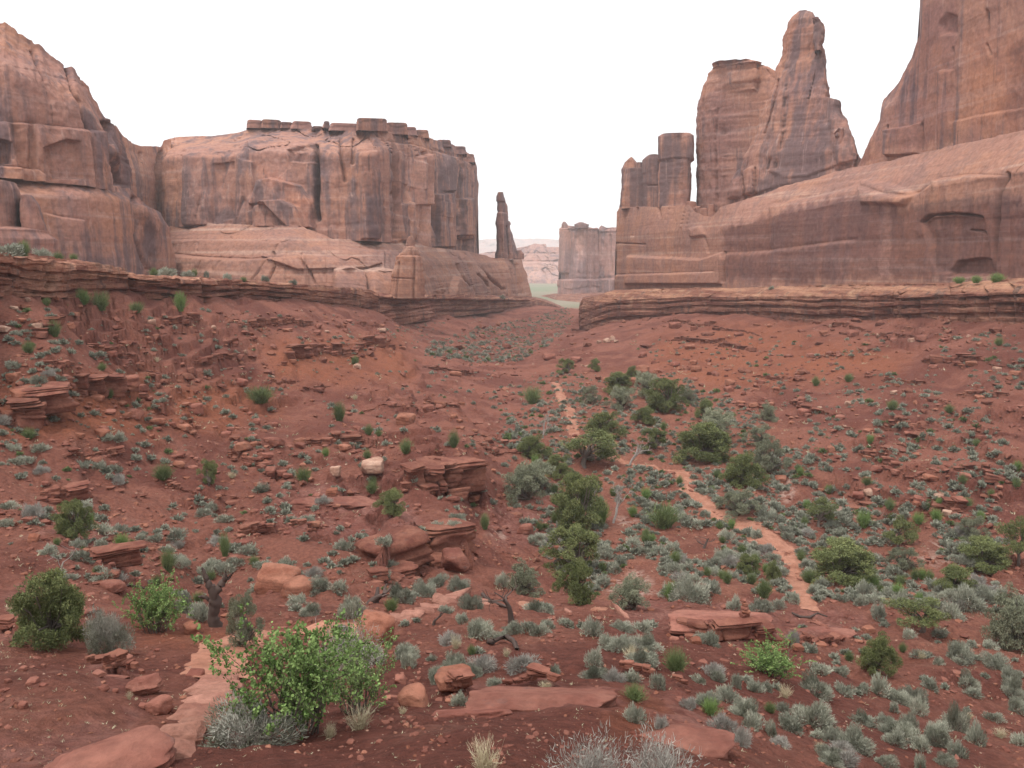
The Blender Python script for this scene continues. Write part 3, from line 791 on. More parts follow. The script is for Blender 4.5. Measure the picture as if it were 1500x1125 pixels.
loft("lower_slope", [(228, 240), (300, 226), (400, 218), (500, 218), (575, 228), (640, 268), (700, 318), (740, 372), (766, 405), (778, 440)],
     [(228, 326), (300, 327), (380, 329), (440, 331), (465, 340), (490, 350), (560, 352), (600, 357), (650, 364), (697, 370), (712, 376), (726, 379), (764, 379), (770, 400), (778, 432)],
     [(228, 415), (400, 436), (560, 446), (778, 446)], [(228, 60), (560, 70), (778, 60)], M['slick'], T, step=1.4, rows=110,
     setback=lambda px, py, t: (14 + 12 * sstep(480, 560, px) * (1 - sstep(700, 740, px))) * t ** 1.7 + 6 * sstep(0.75, 1, t),
     feats=[('bed', [(245, 371), (300, 377), (370, 380), (450, 374)], 2.0, 1.3), ('bed', [(245, 352), (330, 350), (420, 356)], 0.8, 1.2), ('crack', [(402, 370), (408, 390), (400, 410)], 1.4, 2), ('crack', [(441, 372), (452, 395), (460, 415)], 1.3, 1.5),
            ('block', [(388, 375), (440, 372), (500, 378), (540, 372), (555, 385), (535, 392), (440, 395)], 1.5, 2), ('block', [(490, 395), (505, 390), (527, 396), (528, 436), (490, 436)], 4.0, 2), ('block', [(532, 396), (548, 392), (575, 396), (578, 436), (532, 436)], 5.0, 2),
            ('crack', [(693, 370), (702, 385), (712, 402)], 1.4, 2.2), ('crack', [(672, 388), (680, 405), (690, 420)], 1.6, 2.2), ('crack', [(712, 402), (726, 416), (738, 424)], 1.6, 2.4), ('crack', [(700, 402), (716, 420)], 1.5, 2), ('crack', [(726, 380), (735, 405), (738, 430)], 1.2, 1.4),
            ('block', [(660, 415), (668, 405), (682, 425), (680, 436), (658, 436)], 2.5, 1.5), ('bed', [(480, 360), (520, 364), (560, 366)], 1.0, 1.2), ('crack', [(748, 395), (752, 430)], 1.2, 2), ('crack', [(758, 388), (762, 430)], 1.2, 2)],
     tints=[([(600, 365), (690, 375), (735, 432), (600, 432), (585, 400)], (0.82, 0.84, 0.88), 10), ([(540, 355), (600, 360), (580, 395), (550, 392)], (0.85, 0.85, 0.88), 8)],
     noise=(0.7, 0.6, 1.3, 0.8, 0.5), amp=0.8, seed=27)
MP = [(228, 262), (245, 252), (300, 246), (480, 243), (552, 247), (570, 256), (600, 282), (640, 320), (680, 352), (694, 385)]
for k, (xa, xb, yt, yb) in enumerate([(363, 384, 177, 192), (384, 411, 176.5, 192), (411, 429, 180, 192), (428, 456, 179, 193), (457, 474, 186, 194), (474, 483, 179, 192), (484, 527, 182, 196), (524, 567, 175, 196),
                                      (567, 596, 181, 201), (594, 609, 187, 202), (608, 627, 191, 206), (640, 660, 205, 218), (657, 682, 214, 228), (679, 694, 225, 240)]):
    xm = (xa + xb) / 2
    yc = float(interp_s(xm, MP)) + 4 + 6 + 26 * (1 - float(sstep(430, 560, np.array(xm)))) + 6.0
    pillar("caprock", [(xa + 1, yt + 3.2), (xa - 0.5, yt + 4.2), (xa, yt + 6), (xa - 1, yt + 8), (xa - 2, yb)], [(xb - 1, yt + 3.2), (xb + 0.5, yt + 4.2), (xb, yt + 6), (xb + 1, yt + 8), (xb + 2, yb)], yc, 6.5, M['cliff'] if k % 3 else M['far'], T, n=7, lift=0.06, rows=26, ncol=64, amp=0.2, seed=40 + k, jag=0.5, slant=0.25 if xb < 560 else 0.9,
           noise=(0.5, 0.8, 3.0, 1, 0.3), tints=[([(xa - 5, yt - 3), (xb + 5, yt - 3), (xb + 5, yt + 2.2), (xa - 5, yt + 2.2)], (0.72, 0.78, 0.62), 1.2), ([(xa - 5, yt + 6), (xb + 5, yt + 6), (xb + 5, yt + 9), (xa - 5, yt + 9)], (0.6, 0.58, 0.58), 1.0)])

T = empty("rock_pinnacle", gbase(598, 434, 226), "small stacked orange rock pinnacle at the foot of the mesa", "rock pinnacle")
pillar("base_block", [(580, 380), (574, 400), (571, 436)], [(617, 376), (621, 395), (623, 436)], 222, 4.2, M['slick'], T, n=2.8, rows=60, ncol=80, amp=0.35, seed=61, feats=[('crack', [(608, 376), (606, 436)], 1, 1.2), ('crack', [(571, 407), (607, 408)], 0.9, 0.5), ('crack', [(584, 385), (580, 436)], 1, 1)], noise=(0.6, 0.6, 0.8, 0.8, 0.4))
pillar("middle_block", [(594, 363), (590, 372), (588, 384)], [(608, 362), (612, 372), (615, 386)], 222.5, 2.6, M['slick'], T, n=2.5, rows=30, ncol=60, amp=0.3, seed=62, feats=[('crack', [(603, 362), (604, 386)], 0.9, 0.6)])
pillar("side_block", [(584, 371), (579, 378), (577, 388)], [(594, 371), (596, 380), (597, 388)], 222, 2.2, M['slick'], T, n=2.3, rows=24, ncol=48, amp=0.3, seed=63)
pillar("head_block", [(599, 346), (596, 350), (595, 362), (594, 366)], [(603, 346), (607, 351), (608, 362), (608, 366)], 223, 1.5, M['slick'], T, n=2.4, rows=30, ncol=48, amp=0.25, seed=64)

T = empty("rock_spire", gbase(742, 379, 400), "lone slender rock spire standing between the mesa and the distant buttes", "rock spire")
pillar("shaft", [(729, 283), (726, 291), (725.5, 305), (727, 312), (725, 325), (726, 345), (727, 362), (724, 379)], [(738, 283), (740, 290), (741, 296), (743, 300), (744, 318), (746, 330), (750, 345), (754, 360), (758, 379)], 402, 6.5, M['cliff'], T, n=2.6, rows=110, ncol=90,
       amp=0.6, seed=71, feats=[('crack', [(742, 332), (744, 355), (746, 379)], 1.0, 2), ('crack', [(735, 350), (736, 379)], 0.8, 1.2), ('bed', [(722, 296), (745, 298)], -0.6, 0.9), ('bed', [(722, 311), (746, 313)], 0.7, 0.9)],
       tints=[([(724, 283), (733, 283), (735, 340), (732, 379), (722, 379)], (0.72, 0.70, 0.74), 2)], jag=0.4)
pillar("shoulder", [(756, 369), (753, 379)], [(763, 367), (767, 372), (767, 380)], 402, 4, M['cliff'], T, n=2.5, rows=20, ncol=40, amp=0.4, seed=72)

# --- the far buttes and mesas seen through the gap
T = empty("distant_butte", gbase(850, 430, 700), "distant square butte with a knob on its left corner, left of the gap's right wall", "butte")
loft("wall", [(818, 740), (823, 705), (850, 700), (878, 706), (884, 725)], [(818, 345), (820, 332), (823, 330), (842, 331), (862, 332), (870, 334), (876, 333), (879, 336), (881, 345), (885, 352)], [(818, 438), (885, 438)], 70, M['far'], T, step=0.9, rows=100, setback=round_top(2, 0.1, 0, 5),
     feats=[('bed', [(818, 409), (885, 409)], 4, 1), ('crack', [(834, 340), (833, 400)], 1.0, 1.2), ('crack', [(864, 345), (866, 405)], 1.0, 1.2), ('block', [(820, 335), (832, 335), (832, 400), (819, 400)], 4, 1.5), ('bed', [(818, 336), (885, 337)], -2, 0.8)],
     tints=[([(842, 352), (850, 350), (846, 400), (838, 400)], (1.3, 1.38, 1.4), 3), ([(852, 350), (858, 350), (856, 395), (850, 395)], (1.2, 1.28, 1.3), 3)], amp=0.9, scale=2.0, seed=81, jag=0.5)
pillar("knob", [(825, 325), (823, 329), (824, 334)], [(828, 325), (831, 329), (831, 334)], 703, 2.5, M['far'], T, rows=16, ncol=32, n=2.4, amp=0.3, seed=82, jag=0.3)
pillar("caprock", [(846, 326.5), (841, 329), (842, 334)], [(856, 326.5), (863, 329), (862, 334)], 708, 8, M['far'], T, rows=16, ncol=40, n=3, amp=0.4, seed=83, jag=0.3)
T = empty("distant_butte", gbase(895, 430, 690), "distant butte half hidden behind the right wall, split off by a thin gap", "butte")
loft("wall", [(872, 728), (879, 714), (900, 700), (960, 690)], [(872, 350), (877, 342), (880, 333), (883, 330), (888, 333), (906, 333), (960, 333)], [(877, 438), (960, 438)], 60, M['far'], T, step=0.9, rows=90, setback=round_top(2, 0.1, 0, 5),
     feats=[('bed', [(877, 408), (960, 408)], 4, 1), ('bed', [(877, 340), (960, 340)], -2, 0.8), ('crack', [(893, 345), (894, 400)], 1.2, 3)], amp=0.9, scale=2.0, seed=85, jag=0.5)
T = empty("talus_slope", gbase(850, 450, 640), "dull red talus apron spread below the two distant butte walls", "talus slope")
loft("bank", [(790, 760), (800, 690), (850, 640), (920, 620), (1000, 610)], [(790, 434), (800, 432), (830, 430.5), (880, 429), (1000, 428)], [(790, 456), (1000, 470)], 90, M['rim'], T, step=1.5, rows=40, setback=lambda px, py, t: 40 * t, noise=(0.6, 0.3, 1, 1, 0.3), amp=0.9, scale=1.5, seed=88, jag=0.4)
T = empty("distant_mesa", gbase(790, 415, 1250), "pale pink mesa far behind the spire, above a green plain", "mesa")
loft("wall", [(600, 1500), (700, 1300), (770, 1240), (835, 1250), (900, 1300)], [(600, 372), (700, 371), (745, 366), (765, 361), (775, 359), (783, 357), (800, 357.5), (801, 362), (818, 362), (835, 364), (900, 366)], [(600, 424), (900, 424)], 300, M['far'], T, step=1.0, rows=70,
     setback=lambda px, py, t: 90 * t, feats=[('bed', [(600, 383), (900, 384)], 22, 1.2), ('bed', [(600, 371), (900, 372)], 14, 1)], noise=(0.8, 0.8, 1.3, 0.8, 1), amp=1.4, scale=3, seed=91, jag=0.4,
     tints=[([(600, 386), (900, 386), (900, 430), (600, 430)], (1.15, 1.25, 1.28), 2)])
T = empty("distant_plateau", gbase(760, 385, 4200), "hazy whitish plateau on the horizon behind the pale mesa", "plateau")
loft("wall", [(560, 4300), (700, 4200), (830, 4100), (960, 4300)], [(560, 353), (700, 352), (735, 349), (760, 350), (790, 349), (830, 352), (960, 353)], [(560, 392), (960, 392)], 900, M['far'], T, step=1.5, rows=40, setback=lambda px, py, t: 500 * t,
     feats=[('bed', [(560, 362), (960, 361)], 60, 1.2)], noise=(1, 0.5, 1.5, 0.6, 1), amp=2, scale=8, seed=93, jag=0.5)

# --- the right-hand wall with its towers and fins
T = empty("rock_wall", gbase(1200, 418, 190), "long smooth slickrock wall on the right that carries the towers and fins", "rock wall")
WALL_TOP = [(904, 310), (907, 303), (960, 303), (1012, 301), (1018, 310), (1030, 316), (1042, 318), (1055, 304), (1075, 297), (1110, 287), (1150, 272), (1200, 260), (1240, 247), (1260, 243), (1300, 236), (1330, 228), (1500, 191), (1700, 150), (1900, 110)]
loft("wall", [(903, 322), (907, 302), (960, 276), (1060, 234), (1150, 208), (1250, 184), (1400, 152), (1500, 132), (1700, 112), (1900, 100)], WALL_TOP, [(903, 428), (1100, 424), (1400, 419), (1500, 412), (1900, 395)], [(903, 50), (1250, 50), (1900, 40)], M['slick'], T, step=1.5, rows=190,
     setback=lambda px, py, t: 2.5 * t + (3 + 8 * sstep(1020, 1180, px)) * np.clip((t - 0.72) / 0.28, 0, 1) ** 1.2,
     feats=[('block', [(920, 375), (1030, 380), (1058, 370), (1062, 380), (1058, 416), (920, 416)], 1.5, 2), ('crack', [(1061, 370), (1062, 412)], 1.5, 2.2), ('bed', [(903, 403), (1000, 400), (1050, 398)], 0.6, 1.2), ('crack', [(933, 305), (928, 330), (926, 345)], 1.2, 1.6), ('crack', [(964, 305), (968, 318)], 1.2, 1.2),
            ('bed', [(1058, 372), (1130, 368), (1230, 355), (1260, 352)], 0.5, 2.5), ('crack', [(1358, 325), (1372, 316), (1400, 313), (1430, 315), (1448, 318)], 1.6, 1.8), ('block', [(1360, 326), (1374, 318), (1430, 316), (1450, 320), (1462, 400), (1380, 400)], -1.0, 3),
            ('crack', [(1423, 337), (1440, 338), (1453, 344)], 1.2, 1.0), ('crack', [(1478, 255), (1474, 300), (1466, 360), (1466, 400)], 2.2, 2.4), ('block', [(1395, 395), (1405, 382), (1440, 378), (1460, 380), (1462, 405), (1395, 405)], -1.6, 2),
            ('bed', [(1380, 262), (1420, 256), (1480, 258)], 1.0, 1.5), ('bed', [(1130, 300), (1190, 290), (1260, 270), (1300, 285), (1340, 288), (1380, 262)], 1.1, 3), ('block', [(1265, 265), (1300, 268), (1345, 285), (1335, 300), (1270, 298)], 1.4, 4),
            ('crack', [(1030, 345), (1036, 370)], 1.2, 1), ('block', [(1010, 335), (1028, 330), (1032, 345), (1012, 348)], 0.8, 1.5), ('crack', [(903, 356), (945, 358)], 0.9, 0.6)],
     tints=[([(1058, 340), (1110, 320), (1190, 300), (1250, 285), (1290, 302), (1400, 310), (1500, 290), (1700, 280), (1700, 405), (1062, 412)], (0.60, 0.55, 0.60), 7), ([(1296, 300), (1312, 305), (1310, 410), (1292, 410)], (1.32, 1.42, 1.42), 4), ([(1228, 375), (1290, 372), (1290, 412), (1228, 412)], (1.12, 1.18, 1.18), 8),
            ([(1062, 368), (1250, 350), (1255, 357), (1062, 376)], (1.25, 1.3, 1.25), 3), ([(1340, 300), (1420, 290), (1500, 285), (1500, 300), (1400, 308), (1345, 308)], (0.72, 0.74, 0.8), 3), ([(1470, 250), (1482, 252), (1472, 410), (1462, 405)], (0.72, 0.72, 0.76), 3)],
     noise=(0.55, 0.3, 1.0, 0.7, 0.22), amp=0.7, scale=1.0, seed=101, jag=0.7)
for k, (xs, ys, w) in enumerate([((1012, 306), 296, 12), ((1022, 312), 303, 9), ((1031, 318), 306, 11), ((1042, 318), 300, 9), ((1018, 316), 305, 8)]):
    pillar("rubble_block", [(xs[0] - w / 2, ys), (xs[0] - w / 1.6, xs[1] + 5)], [(xs[0] + w / 2, ys + 2), (xs[0] + w / 1.6, xs[1] + 5)], 268 - k, 2.2, M['cliff'], T, n=2.6, rows=18, ncol=36, amp=0.4, seed=105 + k)

T = empty("rock_tower", gbase(960, 303, 292), "blocky rock tower split into upright fingers at the wall's left end", "rock tower")
FT = [((1.0, 0.97, 0.97))]
pillar("finger", [(921, 233), (914, 238), (910, 248), (910, 275), (907, 306)], [(929, 233), (935, 240), (937, 256), (937, 306)], 316, 7, M['cliff'], T, n=2.7, rows=70, ncol=80, amp=0.5, seed=111, jag=0.5, noise=(0.6, 0.5, 0.6, 0.8, 0.5), slant=-0.5)
pillar("finger", [(932, 241), (930, 252), (930, 306)], [(942, 240), (948, 250), (950, 262), (950, 306)], 306, 5.5, M['cliff'], T, n=2.7, rows=60, ncol=70, amp=0.45, seed=112, jag=0.5, noise=(0.6, 0.5, 0.6, 0.8, 0.5), slant=-0.5)
pillar("finger", [(949, 229), (942, 235), (942, 262), (943, 306)], [(965, 229), (970, 233), (970, 262), (973, 285), (973, 306)], 296, 6.5, M['cliff'], T, n=3, rows=70, ncol=80, amp=0.5, seed=113, jag=0.5, feats=[('crack', [(948, 274), (968, 274)], 0.9, 0.7)], noise=(0.6, 0.4, 0.6, 0.8, 0.5), slant=-0.5)
pillar("core", [(918, 252), (914, 270), (912, 306)], [(1004, 248), (1006, 270), (1006, 306)], 305, 6, M['cliff'], T, n=5, rows=50, ncol=110, amp=0.5, seed=118, lift=0.05)
pillar("block", [(972, 200), (964, 204), (963, 230), (966, 236), (964, 262), (964, 306)], [(1010, 200), (1015, 203), (1016, 233), (1012, 241), (1013, 265), (1011, 306)], 282, 7.5, M['cliff'], T, n=6, rows=100, ncol=110, amp=0.5, seed=114, jag=0.5, slant=-0.5, lift=0.05,
       feats=[('crack', [(997, 202), (998, 236), (997, 302)], 1.1, 1.4), ('block', [(965, 198), (1016, 198), (1016, 238), (998, 235), (965, 238)], 0.7, 1.5), ('block', [(969, 240), (997, 240), (997, 305), (969, 305)], -0.4, 2)], noise=(0.5, 0.4, 0.6, 0.8, 0.5),
       tints=[([(998, 240), (1014, 240), (1012, 305), (998, 305)], (0.75, 0.72, 0.74), 2)])

T = empty("rock_fin", gbase(1140, 290, 225), "great rock fin rising to a rounded peak right of the fingered tower", "rock fin")
pillar("body", [(1046, 109), (1036, 116), (1029, 128), (1026, 138), (1020, 152), (1018, 172), (1017, 200), (1017, 250), (1016, 330)], [(1098, 104), (1110, 107), (1114, 112), (1126, 112), (1136, 118), (1146, 160), (1160, 240), (1170, 330)], 272, 15, M['cliff'], T, n=5.5, rows=170, ncol=190, slant=-0.8,
       feats=[('block', [(1064, 112), (1110, 106), (1112, 130), (1108, 148), (1080, 150), (1066, 140)], 1.6, 2), ('bed', [(1064, 122), (1112, 118)], 0.7, 1.2), ('bed', [(1060, 140), (1112, 136)], -0.8, 1.2), ('crack', [(1052, 170), (1049, 210), (1052, 300)], 1.3, 1.6), ('crack', [(1064, 160), (1062, 205)], 1.2, 1.4)],
       tints=[([(1020, 150), (1060, 140), (1100, 170), (1070, 230), (1062, 310), (1015, 310)], (0.80, 0.78, 0.83), 8)], noise=(0.5, 1.0, 0.10, 1.6, 0.7), amp=0.8, seed=121, jag=0.6, lift=0.05)
pillar("front_slab", [(1168, 17), (1160, 24), (1155, 33), (1151, 46), (1149, 60), (1147, 80), (1138, 98), (1134, 108), (1126, 125), (1114, 150), (1106, 178), (1093, 215), (1080, 240), (1066, 280), (1060, 330)],
       [(1180, 16), (1190, 20), (1196, 31), (1204, 38), (1207, 46), (1206, 60), (1202, 70), (1206, 80), (1208, 105), (1211, 130), (1213, 150), (1220, 155), (1222, 175), (1231, 186), (1240, 200), (1244, 215), (1245, 232), (1252, 245), (1256, 330)], 246, 12, M['cliff'], T, n=4.6, rows=210, ncol=230, slant=-0.8, dk=0.75, lift=0.12,
       feats=[('crack', [(1150, 150), (1148, 200), (1140, 240), (1135, 255)], 1.6, 2.2), ('block', [(1090, 255), (1100, 248), (1105, 252), (1105, 288), (1088, 288)], 2.6, 1.6), ('crack', [(1106, 250), (1106, 290)], 1.2, 1.6), ('block', [(1075, 238), (1082, 233), (1078, 290), (1060, 295)], 1.4, 2),
              ('crack', [(1128, 238), (1125, 252)], 1.5, 1.6), ('block', [(1210, 152), (1224, 155), (1246, 215), (1252, 250), (1226, 250), (1216, 200)], 1.8, 2.5), ('block', [(1154, 262), (1168, 256), (1178, 262), (1184, 285), (1150, 285)], 1.6, 2), ('block', [(1128, 255), (1140, 250), (1140, 262)], 1.2, 1.5),
              ('bed', [(1055, 296), (1110, 286), (1180, 265), (1256, 243)], -0.7, 1.2), ('crack', [(1140, 120), (1136, 150), (1120, 200)], 1.4, 1.2), ('crack', [(1152, 130), (1150, 290)], 0.9, 0.7)],
       tints=[([(1150, 25), (1205, 45), (1206, 80), (1160, 95), (1145, 80)], (0.80, 0.76, 0.78), 6), ([(1155, 110), (1205, 105), (1212, 170), (1200, 250), (1160, 270)], (0.92, 0.90, 0.93), 8), ([(1080, 240), (1100, 225), (1090, 290), (1066, 290)], (0.72, 0.70, 0.74), 4)],
       noise=(0.45, 1.0, 0.08, 1.8, 0.7), amp=0.8, seed=123, jag=0.8)
pillar("summit_block", [(1190, 30), (1192, 36), (1190, 60), (1193, 78)], [(1197, 31), (1206, 39), (1206.5, 60), (1202, 70), (1203, 78)], 236, 3.5, M['cliff'], T, n=3.5, rows=40, ncol=60, amp=0.5, seed=1241, jag=1.0, lift=0.1)
pillar("edge_block", [(1204, 150), (1206, 160), (1208, 196)], [(1219, 154), (1222, 172), (1224, 196)], 236, 3.5, M['cliff'], T, n=3.5, rows=40, ncol=60, amp=0.5, seed=1243, jag=1.2, lift=0.1)
pillar("side_knob", [(1226, 190), (1218, 200), (1220, 250)], [(1236, 190), (1243, 205), (1246, 235), (1252, 250)], 226, 4, M['cliff'], T, n=2.3, rows=40, ncol=60, amp=0.5, seed=125)
pillar("balanced_rock", [(1244, 226), (1243, 229), (1246, 232), (1246, 246)], [(1256, 225), (1258, 228), (1254, 233), (1254, 246)], 220, 1.6, M['cliff'], T, n=2.5, rows=26, ncol=40, amp=0.2, seed=126, jag=0.3)

T = empty("rock_fin", gbase(1420, 215, 150), "huge dark-streaked rock fin cut by the right and top edges", "rock fin")
loft("body", [(1252, 216), (1262, 210), (1300, 200), (1400, 178), (1500, 157), (1700, 136), (1900, 124)],
     [(1252, 248), (1256, 240), (1264, 226), (1270, 215), (1275, 203), (1284, 190), (1291, 172), (1293, 152), (1297, 144), (1310, 130), (1321, 112), (1329, 94), (1337, 84), (1343, 65), (1349, 45), (1352, 20), (1346, 0), (1344, -20), (1352, -90), (1380, -170), (1450, -210), (1900, -260)],
     [(1252, 262), (1330, 252), (1500, 215), (1700, 175), (1900, 140)], 45, M['cliff_near'], T, step=1.4, rows=230, setback=lambda px, py, t: 3 * t + 3 * sstep(0.85, 1, t),
     feats=[('block', [(1300, 190), (1320, 188), (1345, 182), (1348, 225), (1320, 228), (1300, 228)], 2.0, 2), ('crack', [(1348, 182), (1349, 222)], 1.6, 1.8), ('crack', [(1300, 185), (1302, 230)], 1.3, 1.4), ('bed', [(1377, 103), (1397, 102)], 0.9, 1.3), ('crack', [(1446, 15), (1447, 50)], 1.5, 1.4), ('block', [(1376, 35), (1385, 20), (1402, 25), (1400, 48), (1378, 50)], -1.4, 3),
            ('bed', [(1395, 178), (1440, 168), (1600, 140)], 0.5, 1.2), ('crack', [(1394, 70), (1396, 160), (1398, 210)], 1.2, 0.9), ('crack', [(1446, 65), (1452, 80)], 1.2, 1)],
     tints=[([(1345, 0), (1400, 10), (1398, 200), (1330, 225), (1300, 180), (1320, 110)], (0.82, 0.78, 0.83), 10), ([(1410, 60), (1440, 40), (1500, 60), (1490, 180), (1420, 190)], (1.08, 1.0, 0.92), 16), ([(1480, 60), (1560, 40), (1560, 165), (1470, 170)], (0.72, 0.70, 0.75), 8), ([(1255, 205), (1275, 200), (1285, 235), (1255, 245)], (0.75, 0.72, 0.78), 4)],
     noise=(0.7, 0.4, 0.5, 0.9, 0.35), amp=0.75, scale=1.0, seed=131, jag=2.2)

# --- the layered rims under the walls
def rim_set(prof):
    p = np.asarray(prof, float)
    return lambda px, py, t: -np.interp(t, p[:, 0], p[:, 1])
RP = [(0, -0.2), (0.10, 0.0), (0.14, -0.9), (0.20, -1.1), (0.24, 0.3), (0.38, 0.5), (0.41, -0.5), (0.47, -0.6), (0.50, 0.7), (0.63, 0.8), (0.66, 0.0), (0.70, -0.1), (0.73, 1.2), (0.90, 1.0), (0.96, 0.5), (1.0, -0.5)]
def rim_back(px, py, t):
    wv = 0.06 * fbm(px / 75.0, py * 0, 0, 201, 4)
    brk = 0.55 + 0.75 * fbm(px / 28.0, np.round(t * 4) * 3.1, 0, 205, 3)
    p = np.asarray(RP)
    return -np.interp(np.clip(t + wv, 0, 1), p[:, 0], p[:, 1]) * 1.25 * np.clip(brk, 0.15, 1.5)
T = tag(loft("rock_ledge", [(-420, 34), (-100, 49), (0, 60), (100, 72), (200, 88), (300, 105), (400, 130), (480, 160), (548, 190), (557, 202)],
     [(-420, 385), (-100, 368), (0, 370), (40, 370), (70, 378), (115, 380), (160, 388), (190, 393), (205, 402), (300, 405), (350, 410), (420, 414), (480, 419), (545, 424), (557, 432)],
     [(-420, 470), (0, 434), (70, 436), (200, 436), (300, 442), (400, 440), (480, 450), (557, 458)], [(-420, 70), (200, 65), (557, 60)], M['rim'], None, step=1.4, rows=80, setback=rim_back,
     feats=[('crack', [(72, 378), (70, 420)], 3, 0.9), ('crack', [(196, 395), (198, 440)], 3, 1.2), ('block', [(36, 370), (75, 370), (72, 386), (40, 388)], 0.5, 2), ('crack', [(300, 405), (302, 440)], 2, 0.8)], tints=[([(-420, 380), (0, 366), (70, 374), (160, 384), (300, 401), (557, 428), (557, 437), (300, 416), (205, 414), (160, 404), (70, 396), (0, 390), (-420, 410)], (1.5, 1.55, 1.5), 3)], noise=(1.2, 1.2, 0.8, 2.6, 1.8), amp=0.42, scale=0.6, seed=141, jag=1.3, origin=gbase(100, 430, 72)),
    "layered dark red rock rim along the left slope, below the left cliff", "rock ledge")
T = tag(loft("rock_ledge", [(545, 206), (600, 232), (650, 268), (720, 330), (775, 392), (800, 440), (832, 520)], [(545, 428), (600, 432), (700, 432), (775, 436), (800, 441), (832, 456)], [(545, 482), (650, 466), (775, 452), (832, 466)], [(545, 40), (832, 60)], M['rim'], None, step=1.3, rows=60,
     setback=lambda px, py, t: 1.8 * rim_back(px, py, t) + 5 * (1 - t) * -1, feats=[('bed', [(545, 438), (775, 441)], -1.2, 1.1), ('bed', [(545, 446), (640, 448)], 0.8, 1.0), ('bed', [(545, 455), (640, 457)], 0.8, 1.0), ('crack', [(640, 434), (642, 470)], 1.2, 1.4), ('crack', [(600, 450), (601, 478)], 1.0, 1.2)],
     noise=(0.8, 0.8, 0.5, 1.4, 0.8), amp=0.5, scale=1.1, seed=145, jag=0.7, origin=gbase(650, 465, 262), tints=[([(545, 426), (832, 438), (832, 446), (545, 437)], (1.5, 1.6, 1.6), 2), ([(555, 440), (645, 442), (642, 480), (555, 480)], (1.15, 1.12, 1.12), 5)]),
    "far pinkish rock rim under the mesa, ending near the spire", "rock ledge")
def rim_right(px, py, t):
    p = np.asarray([(0, 0), (0.12, 0.2), (0.16, -0.7), (0.22, -0.8), (0.26, 0.6), (0.36, 0.7), (0.39, -0.3), (0.44, -0.4), (0.47, 0.9), (0.55, 0.9), (0.58, -0.4), (0.62, -0.3), (0.64, 0.8), (0.70, 0.6), (0.8, -1.0), (0.9, -3.5), (1.0, -7.0)])
    wv = 0.045 * fbm(px / 80.0, py * 0, 0, 301, 4)
    brk = np.where(t > 0.7, 1.0, np.clip(0.7 + 0.7 * fbm(px / 30.0, np.round(t * 6) * 3.1, 0, 305, 3), 0.2, 1.6))
    return -np.interp(np.clip(t + wv * (t < 0.68), 0, 1), p[:, 0], p[:, 1]) * brk
T = tag(loft("rock_ledge", [(848, 300), (853, 274), (870, 266), (900, 257), (1000, 227), (1100, 199), (1250, 161), (1400, 131), (1500, 114), (1700, 93), (1950, 80)],
     [(848, 446), (853, 438), (870, 434), (890, 428), (905, 425), (1000, 422), (1100, 421), (1250, 416), (1400, 414), (1500, 407), (1700, 396), (1950, 380)],
     [(848, 494), (900, 476), (1000, 468), (1100, 468), (1250, 476), (1400, 474), (1500, 476), (1700, 478), (1950, 480)], [(848, 45), (1200, 40), (1950, 30)], M['rim'], None, step=1.4, rows=100, setback=rim_right,
     feats=[('crack', [(900, 440), (902, 470)], 1.6, 0.9), ('crack', [(1440, 425), (1442, 465)], 3, 1.2), ('crack', [(1475, 420), (1480, 470)], 4, 1.4), ('crack', [(1340, 440), (1345, 465)], 3, 1.0), ('bed', [(905, 424.5), (1000, 423), (1100, 421), (1250, 418), (1390, 417)], -0.5, 1.0)],
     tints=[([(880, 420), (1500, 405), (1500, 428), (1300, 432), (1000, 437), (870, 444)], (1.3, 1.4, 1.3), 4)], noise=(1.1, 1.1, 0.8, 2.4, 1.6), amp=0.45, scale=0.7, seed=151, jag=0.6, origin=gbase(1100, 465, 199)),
    "long layered rock rim along the right slope, below the slickrock wall", "rock ledge")

# ------------------------------------------------------------------ trail and steps
def drape(name, pts, seed, mat):
    h = np.array([hit(p[0], p[1]) for p in pts])
    w = np.array([p[2] for p in pts], float) * 1.2
    s = np.concatenate([[0], np.cumsum(np.linalg.norm(np.diff(h[:, :2], axis=0), axis=1))])
    q = np.arange(0, s[-1], 0.25)
    c = np.stack([np.interp(q, s, h[:, 0]), np.interp(q, s, h[:, 1])], 1)
    k = 9
    c = np.stack([np.convolve(np.pad(c[:, i], k // 2, mode='edge'), np.ones(k) / k, 'valid') for i in (0, 1)], 1)
    wd = np.interp(q, s, w)
    t = np.gradient(c, axis=0)
    t /= np.linalg.norm(t, axis=1, keepdims=True) + 1e-9
    nrm = np.stack([-t[:, 1], t[:, 0]], 1)
    V = []
    na = 11
    for i in range(len(q)):
        for a in np.linspace(-1, 1, na):
            e = wd[i] * 0.5 * (1 + 0.28 * float(vn(q[i] * 0.9, 5.0 if a < 0 else 9.0, 0, seed)))
            p = c[i] + nrm[i] * a * e
            V.append((p[0], p[1], ground_z(p[0], p[1]) + 0.035 - 0.12 * abs(a) ** 4))
    return mk(name, np.array(V), [grid_faces(len(q), na)], mat)
TRAIL = [(1188, 897, 1.1), (1172, 868, 1.2), (1164, 840, 1.3), (1156, 815, 2.2), (1136, 795, 3.2), (1105, 775, 3.6), (1065, 757, 2.8), (1035, 742, 1.7), (1012, 722, 1.8), (1005, 702, 2.0), (990, 690, 1.8), (960, 683, 1.4), (915, 675, 1.2), (872, 662, 1.2), (845, 645, 1.3), (838, 620, 1.7), (834, 597, 1.5), (820, 575, 1.5), (810, 556, 1.4)]
tag(drape("path", TRAIL, 5, M['sand']), kind="structure")
NEARPATH = [(322, 1000, 1.2), (320, 975, 1.3), (330, 948, 1.5), (350, 932, 1.2), (420, 925, 1.0), (500, 922, 0.9), (568, 910, 0.9)]
